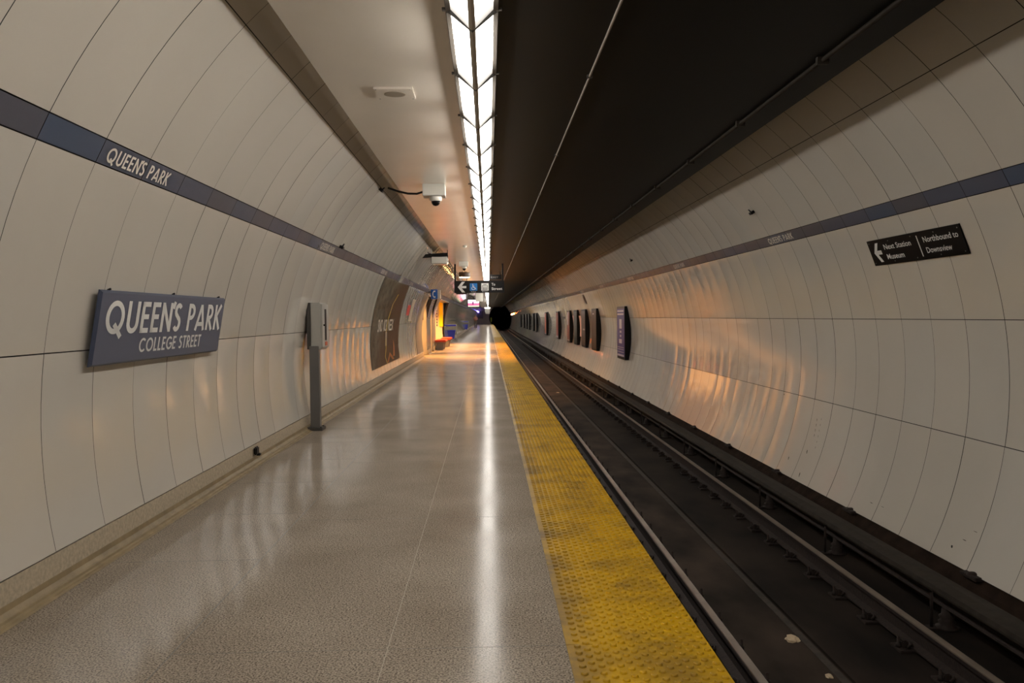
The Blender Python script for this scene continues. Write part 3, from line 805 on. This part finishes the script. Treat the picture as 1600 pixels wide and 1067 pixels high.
t = wall_patch('L', 155.0, 142.5, 20.25, 20.85, 0.012).build('cover_panel', 'panel'); tag(t, 'plain pale panel bridging over the blue stripe above the big dark poster', 'panel')

def ad_mat():
    m = mat('wrap_poster', srgb(70, 50, 36), 0.4, spec=0.12)
    nt = m.node_tree; N = nt.nodes.new; L = nt.links.new; b = nt.nodes['Principled BSDF']
    tc = N('ShaderNodeTexCoord'); mp = N('ShaderNodeMapping'); mp.inputs['Scale'].default_value = (1, 0.8, 1.3)
    n = N('ShaderNodeTexNoise'); n.inputs['Scale'].default_value = 3.0; n.inputs['Detail'].default_value = 10; n.inputs['Roughness'].default_value = .7
    L(tc.outputs['Object'], mp.inputs[0]); L(mp.outputs[0], n.inputs['Vector'])
    r = N('ShaderNodeValToRGB'); e = r.color_ramp.elements
    e[0].position = .38; e[0].color = srgb(28, 28, 24); e[1].position = .62; e[1].color = srgb(100, 102, 90)
    L(n.outputs['Fac'], r.inputs['Fac'])
    sx = N('ShaderNodeSeparateXYZ'); L(tc.outputs['Object'], sx.inputs[0])
    # printed landscape fills the upper near corner of the picture
    a1 = N('ShaderNodeMath'); a1.operation = 'MULTIPLY_ADD'; a1.inputs[1].default_value = -0.75; a1.inputs[2].default_value = 14.9; L(sx.outputs['Y'], a1.inputs[0])
    a2 = N('ShaderNodeMath'); a2.operation = 'ADD'; L(a1.outputs[0], a2.inputs[0]); L(sx.outputs['Z'], a2.inputs[1])
    mr = N('ShaderNodeMapRange'); mr.inputs['From Min'].default_value = 1.0; mr.inputs['From Max'].default_value = 2.0; L(a2.outputs[0], mr.inputs['Value'])
    mx = N('ShaderNodeMix'); mx.data_type = 'RGBA'; L(mr.outputs['Result'], mx.inputs[0]); mx.inputs[6].default_value = srgb(58, 40, 27); L(r.outputs['Color'], mx.inputs[7])
    L(mx.outputs[2], b.inputs['Base Color']); return m
ad = thing('wall_advertisement', (0, 0, 0), 'tall dark advertisement wrapped on the left wall with white words and yellow line', 'advertisement')
wall_patch('L', 188.0, 154.7, 17.6, 23.0, 0.014, n=20, m=10).build('print', ad_mat(), ad)
af = lambda u, v: onwall('L', 188.0 - v, 17.6 + u, 0.0165)
mb = MB()
pts = [(2.55, 0.2), (2.35, 3), (2.6, 6), (2.55, 12), (2.75, 18), (3.05, 24), (3.6, 28.5)]
for (a, b), (c_, d_) in zip(pts, pts[1:]): poly(mb, [(a - .05, b), (a + .05, b), (c_ + .05, d_), (c_ - .05, d_)], af, 0)
mb.build('yellow_line', mat('print_yellow', srgb(200, 175, 40), .4), ad)
mb = MB()
pwh = mat('print_white', srgb(225, 218, 205), .6, spec=.1)
for u0, txt, wdd in ((1.0, 'SNO', .75), (1.95, 'NOB', .65), (2.85, 'NEEX', 1.1)):
    mb = MB(); put_font(mb, txt, u0, 0, 1.0, lambda u, v: af(u, 13.2 + v * 4.6), wdd); mb.build('print_lettering', pwh, ad)
mb = MB()
poly(mb, [(2.45, 7.2), (2.75, 7.2), (2.75, 12.8), (2.45, 12.8)], af); mb.build('print_block', mat('print_grey', srgb(170, 160, 145), .5), ad)
mb = MB()
poly(mb, [(2.5, 0.3), (3.3, 4.2), (4.1, 0.8), (3.7, 0.8), (3.3, 2.8), (2.9, 0.4)], af)
poly(mb, [(3.9, 2), (4.15, 9), (4.4, 6), (4.3, 2)], af); mb.build('print_shapes', mat('print_orange', srgb(175, 105, 50), .5), ad)

t = wall_patch('L', 168.5, 163.3, 24.6, 25.4, 0.013).build('wall_notice', 'red_sign'); tag(t, 'small red notice on the left wall beyond the dark advertisement', 'notice')
t = wall_patch('L', 171.5, 160.0, 25.6, 26.5, 0.013).build('wall_notice', mat('pale_notice', srgb(190, 182, 165), .4)); tag(t, 'tall pale map panel beside the red notice on left wall', 'notice')
t = wall_patch('L', 190.5, 156.0, 28.6, 31.1, 0.014).build('service_door', mat('door_grey', (0.17, 0.16, 0.145), .35)); tag(t, 'curved dark grey service panel in the left wall before the passages', 'panel')
mb = MB(); mb.box(-2.395, -2.36, 31.05, 31.09, 1.37, 2.2, bev=.004)
tag(mb.build('door_handle_bar', 'dark_grey'), 'long dark vertical bar at the corner of the first passage', 'bar')

# phone sign on a bracket
ph = thing('phone_sign', (-1.89, 30.0, 2.27), 'blue square telephone sign projecting from the left wall by the passages', 'sign')
mb = MB(); mb.box(-.115, .115, -.02, .26, -.17, .17, bev=.01); mb.build('sign_box', 'phone_blue', ph)
mb = MB(); mb.box(.117, .22, .0, .24, -.16, .15, bev=.01); mb.build('side_box', 'lightgrey', ph)
mb = MB(); mb.tube([(-.11, .1, .08), (-.24, .1, .08)], .02, 8); mb.build('arm', 'dark_grey', ph)
mb = MB(); hs = [(-.005 + .045 * math.cos(math.radians(a)) * 1.0, .10 * math.sin(math.radians(a))) for a in range(90, 271, 20)]
for (a, b), (c_, d_) in zip(hs, hs[1:]): mb.add([(a - .012, -.0215, b), (c_ - .012, -.0215, d_), (c_ + .018, -.0215, d_), (a + .018, -.0215, b)], [(0, 1, 2, 3)])
for z in (.10, -.10): mb.add([(-.02, -.0215, z - .025), (.045, -.0215, z - .025), (.045, -.0215, z + .025), (-.02, -.0215, z + .025)], [(0, 1, 2, 3)])
mb.build('handset_symbol', 'white', ph)

# ------------------------------------------------------------------ hanging sign
hg = thing('hanging_sign', (-0.28, 28.0, 2.24), 'black hanging sign with arrow, wheelchair and elevator symbols reading To Street', 'sign')
mb = MB(); mb.box(-.82, .82, 0, .12, 0, .40, bev=.006); mb.build('sign_box', 'black', hg)
for x in (-.79, .77):
    mb = MB(); mb.box(x - .028, x + .028, .03, .09, .38, ZC - 2.24, bev=.004); mb.build('post', 'black', hg)
g = lambda X, Z, o=0.0: (X + 0.28, -.002 - o, Z - 2.24)
fn = lambda u, v: g(u, v)
mb = MB(); arrow(mb, -.99, 2.435, .28, fn); mb.build('arrow', 'white', hg)
word('To', .12, 2.475, .085, .12, fn, hg); word('Street', .12, 2.33, .085, .35, fn, hg)
word('Access', -.56, 2.268, .022, .17, fn, hg); word('Elevator', -.19, 2.268, .022, .19, fn, hg)
mb = MB(); mb.box(-.593 + .28, -.35 + .28, -.006, .0, 2.315 - 2.24, 2.555 - 2.24, bev=.004); acc = mb.build('access_symbol', 'blue', hg)
mb = MB(); G = lambda u, v: (-.593 + .28 + u, -.008, 2.315 - 2.24 + v)
ringp = arc(.115, .085, .055, .055, 150, 395, 16)
def strokes(mb, pl, t, G, mi=0):
    for (a, b), (c_, d_) in zip(pl, pl[1:]):
        dx, dy = c_ - a, d_ - b; l = math.hypot(dx, dy) or 1; ox, oy = -dy / l * t / 2, dx / l * t / 2
        mb.add([G(a + ox, b + oy), G(a - ox, b - oy), G(c_ - ox, d_ - oy), G(c_ + ox, d_ + oy)], [(0, 1, 2, 3)], mi)
strokes(mb, ringp, .016, G); strokes(mb, [(.100, .185), (.108, .105), (.160, .105), (.182, .055), (.205, .060)], .020, G); strokes(mb, [(.104, .150), (.150, .150)], .014, G)
strokes(mb, arc(.098, .208, .008, .008, 0, 360, 10), .016, G)
mb.build('wheelchair', 'white', acc)
mb = MB(); mb.box(-.216 + .28, .023 + .28, -.006, 0, 2.315 - 2.24, 2.555 - 2.24, bev=.004); el = mb.build('elevator_symbol', 'white', hg)
mb = MB(); G2 = lambda u, v: (-.216 + .28 + u, -.008, 2.315 - 2.24 + v)
strokes(mb, [(.035, .03), (.205, .03), (.205, .165), (.035, .165), (.035, .025)], .014, G2)
for u in (.075, .12, .165):
    strokes(mb, [(u, .04), (u, .10)], .022, G2); strokes(mb, [(u, .112), (u, .132)], .018, G2)
strokes(mb, [(.08, .185), (.095, .215), (.11, .185)], .012, G2); strokes(mb, [(.13, .215), (.145, .185), (.16, .215)], .012, G2)
mb.build('lift_cabin', 'black', el)

# second dark sign further on, over the platform edge
hs2 = thing('hanging_sign', (0.32, 33.2, 2.90), 'dark hanging sign partly hidden behind the To Street sign', 'sign')
mb = MB(); mb.box(-.27, .22, 0, .10, 0, .19, bev=.006); mb.build('sign_box', 'black', hs2)
mb = MB(); mb.box(-.2, -.17, .03, .06, .18, ZC - 2.90); mb.box(.15, .18, .03, .06, .18, ZC - 2.90); mb.build('post', 'black', hs2)
mb = MB(); put_font(mb, 'EXIT', -.2, .06, .06, lambda u, v: (u, -.002, v), .3); mb.build('lettering', 'grey', hs2)

glow2 = emis('warm_can', (1.0, .50, .16), 3.0)
def spot(parent, loc, power, deg=125, r=.10):
    ld = bpy.data.lights.new('spot_lamp', 'SPOT'); ld.energy = power; ld.color = WARM; ld.spot_size = math.radians(deg); ld.spot_blend = .35; ld.shadow_soft_size = r
    lo = bpy.data.objects.new('spot_lamp', ld); COL.objects.link(lo); lo.parent = parent; lo.location = loc; return lo
# drum pendants with warm glow
glow = emis('warm_lamp', (1.0, .52, .18), 45.0)
def drum(x, y, lab):
    d = thing('pendant_light', (x, y, ZC), lab, 'pendant light', 'brown drum lamps over the platform')
    mb = MB(); mb.tube([(0, 0, 0), (0, 0, -.12)], .012, 8); mb.build('stem', 'black', d)
    mb = MB(); mb.lathe((0, 0, -.30), [(.20, 0), (.205, .02), (.205, .17), (.19, .185)], 28); mb.build('shade', 'drum', d)
    mb = MB(); mb.lathe((0, 0, -.312), [(.175, .0), (.185, .012)], 28); tag(mb.build('glowing_disc', glow, d), 'warm glowing lens'); spot(d, (0, 0, -.34), 620, 130)
drum(-0.84, 30.9, 'brown drum lamp with warm glowing base seen through the hanging sign posts')
drum(-0.95, 38.5, 'brown drum lamp with warm glow, second behind the hanging sign'); drum(-0.98, 44.0, 'brown drum lamp with warm glow, third behind the hanging sign')

# warm lights in the recess
q = 0
for x in (-3.1, -4.7):
    for y in (32.2, 35.4, 38.8, 42.0, 45.2):
        d = thing('recess_light', (x, y, 2.62), f'warm downlight in the {"front" if x > -4 else "back"} row inside the left passages, {ords[q % 5]} from the near end', 'ceiling light', 'warm downlights inside the left passages')
        mb = MB(); mb.lathe((0, 0, -.03), [(.15, 0), (.16, .01), (.16, .03)], 20); mb.build('rim', 'grey', d)
        mb = MB(); mb.lathe((0, 0, -.034), [(.11, 0), (.12, .004)], 20); mb.build('lens', glow2, d)
        spot(d, (0, 0, -.06), 480); q += 1
# yellow poster and column of print on the far wall of the recess
mb = MB(); mb.box(-2.70, -2.50, 46.93, 46.99, .95, 2.45, bev=.004); tag(mb.build('yellow_poster', 'yellow'), 'bright yellow poster on the orange-lit wall beyond the benches', 'poster')
mb = MB()
z = 2.35
for k in range(9): mb.box(-2.86, -2.80, 46.97, 46.995, z - .10, z); z -= .16
tag(mb.build('wall_notice', mat('print_purple', srgb(90, 70, 120), .5)), 'column of small dark print on the orange-lit passage wall', 'notice')

# benches
def bench(x, y, lab):
    b = thing('bench', (x, y, 0), lab, 'bench', 'red benches beside the passages')
    mb = MB(); mb.box(-.26, .24, 0, 1.9, .36, .45, bev=.03); tag(mb.build('seat', 'red', b), 'red seat')
    for yy in (.12, 1.5):
        mb = MB(); mb.prism([(-.19, 0), (.10, 0), (.16, .37), (-.22, .37)], yy, yy + .28); mb.build('pedestal', 'grey', b)
bench(-2.13, 37.7, 'red bench on grey pedestals at the passages, nearer one'); bench(-2.07, 41.4, 'red bench on grey pedestals at the passages, farther one')

# recycling stations
def bins(x, y, w_, lab):
    b = thing('recycling_bin', (x, y, 0), lab, 'recycling bin', 'recycling bins on the platform')
    for sx in (-1, 1):
        mb = MB(); mb.box(sx * w_ / 2 - .02, sx * w_ / 2 + .02, 0, .4, 0, .95, bev=.004); mb.build('leg', 'lightgrey', b)
    mb = MB(); mb.box(-w_ / 2, w_ / 2, 0, .4, .90, 1.03, bev=.01); mb.build('hood', 'white_box', b)
    mb = MB(); mb.prism([(-w_ * .26, .16), (w_ * .26, .16), (w_ * .36, .66), (-w_ * .36, .66)], .05, .38); mb.build('bin', 'bin_blue', b)
    mb = MB(); mb.box(-w_ * .38, w_ * .38, .02, .40, .64, .69, bev=.01); mb.build('rim', 'bin_blue', b)
    mb = MB(); mb.box(-w_ * .45, w_ * .45, -.012, 0, .92, 1.01); mb.build('label_band', 'bin_blue', b)
bins(-2.22, 51.0, .62, 'recycling stand with blue bin and white hood just past the red benches')
bins(-2.38, 89.6, .60, 'blue recycling bin farther down the platform, near the standing person')

# screens
tv = thing('television_screen', (-1.20, 70, 2.24), 'lit pink and white television screen hanging over the platform', 'screen')
mb = MB(); mb.box(-.50, .50, 0, .10, 0, .66, bev=.01); mb.build('casing', 'black', tv)
mb = MB(); mb.box(-.45, .45, -.004, 0, .36, .61); mb.build('picture_top', emis('screen_white', (.95, .85, 1.0), 1.6), tv)
mb = MB(); mb.box(-.45, .45, -.004, 0, .13, .36); mb.build('picture_band', emis('screen_pink', (1.0, .12, .25), 1.0), tv)
mb = MB(); mb.box(-.45, .45, -.004, 0, .06, .13); mb.build('picture_ticker', emis('screen_lime', (.75, .85, .45), 1.0), tv)
mb = MB(); mb.box(-.12, .02, -.0052, -.0042, .22, .48); mb.build('picture_figure', emis('screen_dark', (.25, .05, .2), .4), tv)
mb = MB(); mb.box(-.03, .03, .03, .08, .65, ZC - 2.24); mb.build('post', 'black', tv)
camera_unit(-1.15, 60.0, 'white box with dome camera behind the hanging sign, farther than the screen cables')
mb = MB(); mb.box(-.16, -.02 + .4, 0, .3, -.62, 0, bev=.01)
o = mb.build('equipment_box', 'white_box'); o.location = (-0.75, 62, ZC); tag(o, 'tall pale box hanging from the ceiling right of the television screen', 'equipment box')
tb = thing('cross_bar', (-1.3, 48.0, ZC), 'black crossbar hung under the ceiling behind the hanging sign', 'bar')
mb = MB(); mb.box(-.5, .12, 0, .1, -.46, -.36, bev=.01); mb.build('bar', 'black', tb)
mb = MB(); mb.box(-.4, -.37, .03, .06, -.37, 0); mb.box(.05, .08, .03, .06, -.37, 0); mb.build('hanger', 'black', tb)
ln = thing('end_lamp', (-0.09, 100.0, ZC - .20), 'short white tube lamp over a grey box at the strip end', 'lamp')
mb = MB(); mb.box(-.32, .32, 0, .2, -.56, -.44, bev=.01); mb.build('tube', emis('tube_white', (1, .95, .85), 6), ln)
mb = MB(); mb.box(-.28, .28, .02, .3, -1.19, -.58, bev=.01); mb.build('box', 'lightgrey', ln)
mb = MB(); mb.box(-.03, .03, .1, .14, -.46, 0); mb.build('stem', 'grey', ln)
# end wall fittings
mb = MB(); mb.box(-2.15, -1.0, Ye - .06, Ye - .005, 1.13, 2.55, bev=.01); tag(mb.build('wall_hatch', mat('hatch_grey', (.13, .12, .10), .5)), 'square grey hatch on the far end wall left of the tunnel', 'hatch')
bl = thing('blue_light', (-1.95, Ye - .12, 2.45), 'small violet-blue beacon on the far end wall', 'beacon')
mb = MB(); mb.lathe((0, 0, -.10), [(.05, 0), (.13, .04), (.13, .15), (.05, .19)], 14); mb.build('lens', emis('blue_beacon', (.22, .15, 1.0), 25), bl)
mb = MB(); mb.box(-.05, .05, .05, .11, -.08, .08); mb.build('bracket', 'grey', bl)
mb = MB(); mb.box(.42, .66, 162.0, 162.1, .5, 1.3, bev=.02); mb.box(.50, .56, 162.03, 162.07, 0, .52)
tag(mb.build('edge_marker', mat('marker_green', srgb(150, 170, 40), .5)), 'small yellow-green marker at the far end of the platform edge', 'marker')
sg = thing('signal_lamp', (4.10, 148, 1.82), 'glowing orange-red signal lamp on the right wall at the tunnel mouth', 'signal')
mb = MB(); mb.lathe((0, 0, -.13), [(.06, 0), (.15, .05), (.15, .2), (.06, .26)], 16); mb.build('lens', emis('signal_orange', (1.0, .22, .05), 45), sg)
mb = MB(); mb.box(0.10, .26, -.1, .1, -.2, .2, bev=.01); mb.build('housing', 'black', sg)

# ------------------------------------------------------------------ poster frames on the right wall
def frame(y, L_, faces, label):
    f = thing('poster_frame', (4.19, y, 0.06), label, 'poster frame', 'poster frames along the right wall')
    hgt = 1.66; n = 10
    prof = [(0, 0), (0, hgt)]
    for i in range(n + 1):
        z = hgt * (1 - i / n) + 0.06 - CR[1]; x = CR[0] + math.sqrt(RR * RR - z * z) - 4.19 - 0.008; prof.append((x, hgt * (1 - i / n)))
    mb = MB(); mb.prism(prof, 0, L_); mb.build('frame', 'black', f)
    mb = MB(); mb.box(-.006, 0, .06, L_ - .06, .08, hgt - .07); pst = mb.build('poster', faces[0], f)
    if len(faces) > 1:
        mb = MB()
        for (a, b, c_, d_) in faces[2]: mb.box(-.009, -.0055, L_ * a, L_ * b, hgt * c_, hgt * d_)
        mb.build('print', faces[1], pst)
pw = mat('print_pale', srgb(200, 195, 200), .5)
frame(26.1, 1.55, (mat('poster_violet', srgb(58, 60, 132), .4, spec=.25), pw, [(.1, .9, .90, .93), (.1, .9, .84, .87), (.35, .65, .58, .76), (.4, .6, .50, .54), (.42, .58, .42, .46), (.35, .7, .30, .38), (.1, .9, .22, .23), (.1, .9, .18, .19), (.1, .9, .13, .14), (.08, .92, .055, .09)]),
      'black poster frame with violet-blue poster, nearest on the right wall')
frame(33.0, 1.55, (M['wood'], pw, [(.45, .7, .86, .89)]), 'black poster frame with plain brown poster, second on the right wall')
frame(36.75, 1.55, (mat('poster_umber', srgb(70, 50, 38), .35), pw, [(.1, .6, .45, .49)]), 'black frame with dark brown poster and small white mark, third on right wall')
frame(40.2, 1.55, (mat('poster_darkgreen', srgb(30, 38, 32), .35),), 'black frame with nearly black green poster, fourth on the right wall')
frame(43.8, 1.6, (mat('poster_rust', srgb(130, 70, 55), .35), pw, [(.5, .9, .55, .95), (.1, .8, .05, .10)]), 'black frame with rust poster and white streak, fifth on the right wall')
frame(51.0, 1.6, (mat('poster_red', srgb(160, 60, 45), .35), pw, [(.1, .8, .05, .12)]), 'black frame with red poster, sixth on the right wall')
frame(61.6, 1.7, (mat('poster_scarlet', srgb(200, 80, 50), .35), pw, [(.2, .8, .05, .09)]), 'black frame with orange-red poster, seventh on the right wall')
dk = mat('poster_dark', srgb(55, 55, 60), .35); dk2 = mat('poster_slate', srgb(85, 88, 92), .35)
for k, y in enumerate((74.5, 79.5, 88.0, 94.0, 101.5, 111.0)):
    frame(y, 1.7, (dk if k % 2 else dk2,), f'small dark poster frame far down the right wall, {ordinal(k + 8)} in the row')
# paper posters, plaque and stickers between the frames
for y, lab in ((42.6, 'narrow pale pink poster on the right wall between fourth and fifth frames'), (39.05, 'narrow pale pink poster on the right wall between third and fourth frames')):
    t = wall_patch('R', -5.5, 10.5, y, y + .75, .10 if y < 42 else .05, th=.01).build('paper_poster', 'pink'); tag(t, lab, 'poster', 'pale pink wall posters')
t = wall_patch('R', 18.8, 25.5, 36.0, 36.6, .012).build('wall_plaque', 'black'); tag(t, 'small dark plaque high on the right wall above the third poster frame', 'plaque')
t = wall_patch('R', 9.5, 16.5, 48.0, 49.4, .012).build('wall_plaque', 'lightgrey'); tag(t, 'pale plaque with dark foot between fifth and sixth poster frames', 'plaque')
t = wall_patch('R', 7.6, 9.5, 47.9, 49.3, .014).build('wall_plaque', 'dark_grey'); tag(t, 'dark strip under the pale plaque between fifth and sixth poster frames', 'plaque')
t = wall_patch('R', -9.0, -5.5, 36.05, 36.5, .010).build('warning_sticker', mat('sticker_orange', srgb(220, 120, 40), .5)); tag(t, 'orange and yellow sticker on the right wall between second and third frames', 'sticker')
# chips and scratches in the enamel
def chips(spots, label):
    mb = MB()
    for a, y, wa, wy in spots:
        n = 7; base = [onwall('R', a + wa * math.sin(2 * PI * i / n) * (1 + .3 * math.sin(5 * i)), y + wy * math.cos(2 * PI * i / n) + wa * .02 * math.sin(2 * PI * i / n), .0095) for i in range(n)]
        mb.add(base, [tuple(range(n))])
    o = mb.build('enamel_chips', 'backing'); tag(o, label, 'chips', kind='stuff')
chips([(-22.6, 11.59, .45, .012), (-19.7, 11.08, .5, .012), (-24.8, 11.03, .6, .012), (-24.1, 7.38, .25, .015), (-22.5, 7.25, .06, .03), (-20.8, 7.15, .04, .03), (-9.1, 12.41, .25, .012), (-23.5, 9.0, .06, .03), (-23.3, 8.75, .04, .03)]
      + [(-12.6 - 1.1 * k, 11.05 - .012 * k, .42, .006) for k in range(4)] + [(-12.2 - 1.2 * k, 10.92 - .01 * k, .3, .005) for k in range(6)], 'dark chips and scratches in the lower panels of the right wall')

# litter on the track bed
def crumple(loc, sz, lab, seed):
    rnd = random.Random(seed); bm = bmesh.new(); bmesh.ops.create_icosphere(bm, subdivisions=2, radius=1)
    for v in bm.verts:
        k = 1 + rnd.uniform(-.3, .25); v.co = Vector((v.co.x * sz * k, v.co.y * sz * k * 1.3, max(-.01, v.co.z) * sz * .55 * k))
    me = bpy.data.meshes.new('litter'); bm.to_mesh(me); bm.free(); me.materials.append(M['paper'])
    o = bpy.data.objects.new('litter', me); COL.objects.link(o); o.location = loc; tag(o, lab, 'litter'); return o
crumple((2.37, 6.62, ZB + .001), .055, 'crumpled cream paper scrap on the track bed beside the drain', 1)
crumple((2.39, 5.93, ZB + .001), .028, 'tiny torn white scrap on the track bed near the bottom edge', 2)
crumple((2.30, 28.6, ZB + .001), .05, 'white scrap of litter between the rails beyond the orange-lit stretch', 3)

# ------------------------------------------------------------------ person far down the platform
def skin_body(name, joints, edges, radii, material, parent, sub=1):
    me = bpy.data.meshes.new(name); me.from_pydata(joints, edges, [])
    o = bpy.data.objects.new(name, me); COL.objects.link(o)
    o.modifiers.new('s', 'SKIN')
    if not me.skin_vertices: return o
    for i, r in enumerate(radii): me.skin_vertices[0].data[i].radius = (r[0], r[1]) if isinstance(r, tuple) else (r, r)
    me.skin_vertices[0].data[0].use_root = True
    sb = o.modifiers.new('u', 'SUBSURF'); sb.levels = sb.render_levels = sub
    dg = bpy.context.evaluated_depsgraph_get(); dg.update()
    m2 = bpy.data.meshes.new_from_object(o.evaluated_get(dg)); bpy.data.objects.remove(o)
    m2.materials.clear(); m2.materials.append(M[material]); m2.polygons.foreach_set('use_smooth', [True] * len(m2.polygons))
    o = bpy.data.objects.new(name, m2); COL.objects.link(o); o.parent = parent; return o
pe = thing('person', (-1.60, 105.9, 0), 'dark-haired person in rose top and grey trousers standing far down the platform', 'person')
J = [(0, 0, .92), (0, 0, 1.12), (0, 0, 1.36), (.0, -.02, 1.46), (0, -.05, 1.56), (0, -.07, 1.66),
     (-.10, 0, .86), (-.10, -.02, .48), (-.10, .03, .08), (-.10, -.12, .04), (.10, 0, .86), (.11, -.04, .48), (.10, .02, .08), (.11, -.13, .04),
     (-.18, 0, 1.38), (-.22, .02, 1.12), (-.10, -.22, 1.10), (-.04, -.28, 1.16), (.18, 0, 1.38), (.23, .0, 1.12), (.12, -.22, 1.14), (.05, -.28, 1.20)]
E_ = [(0, 1), (1, 2), (2, 3), (3, 4), (4, 5), (0, 6), (6, 7), (7, 8), (8, 9), (0, 10), (10, 11), (11, 12), (12, 13), (2, 14), (14, 15), (15, 16), (16, 17), (2, 18), (18, 19), (19, 20), (20, 21)]
Rr = [.13, .12, .14, .055, .085, .09, .085, .058, .042, .038, .085, .058, .042, .038, .06, .045, .036, .03, .06, .045, .036, .03]
skin_body('body', J, E_, Rr, 'skin', pe)
skin_body('jacket', [(J[i][0], J[i][1], J[i][2]) for i in (0, 1, 2, 14, 15, 16, 18, 19, 20)], [(0, 1), (1, 2), (2, 3), (3, 4), (4, 5), (2, 6), (6, 7), (7, 8)], [.145, .14, .155, .075, .06, .048, .075, .06, .048], 'cloth_red', pe)
skin_body('trousers', [J[i] for i in (0, 6, 7, 8, 10, 11, 12)], [(0, 1), (1, 2), (2, 3), (0, 4), (4, 5), (5, 6)], [.14, .10, .075, .062, .10, .075, .062], 'cloth_grey', pe)
skin_body('hair', [(0, -.01, 1.70), (0, .05, 1.64), (0, .06, 1.52)], [(0, 1), (1, 2)], [.10, .10, .07], 'hair', pe)
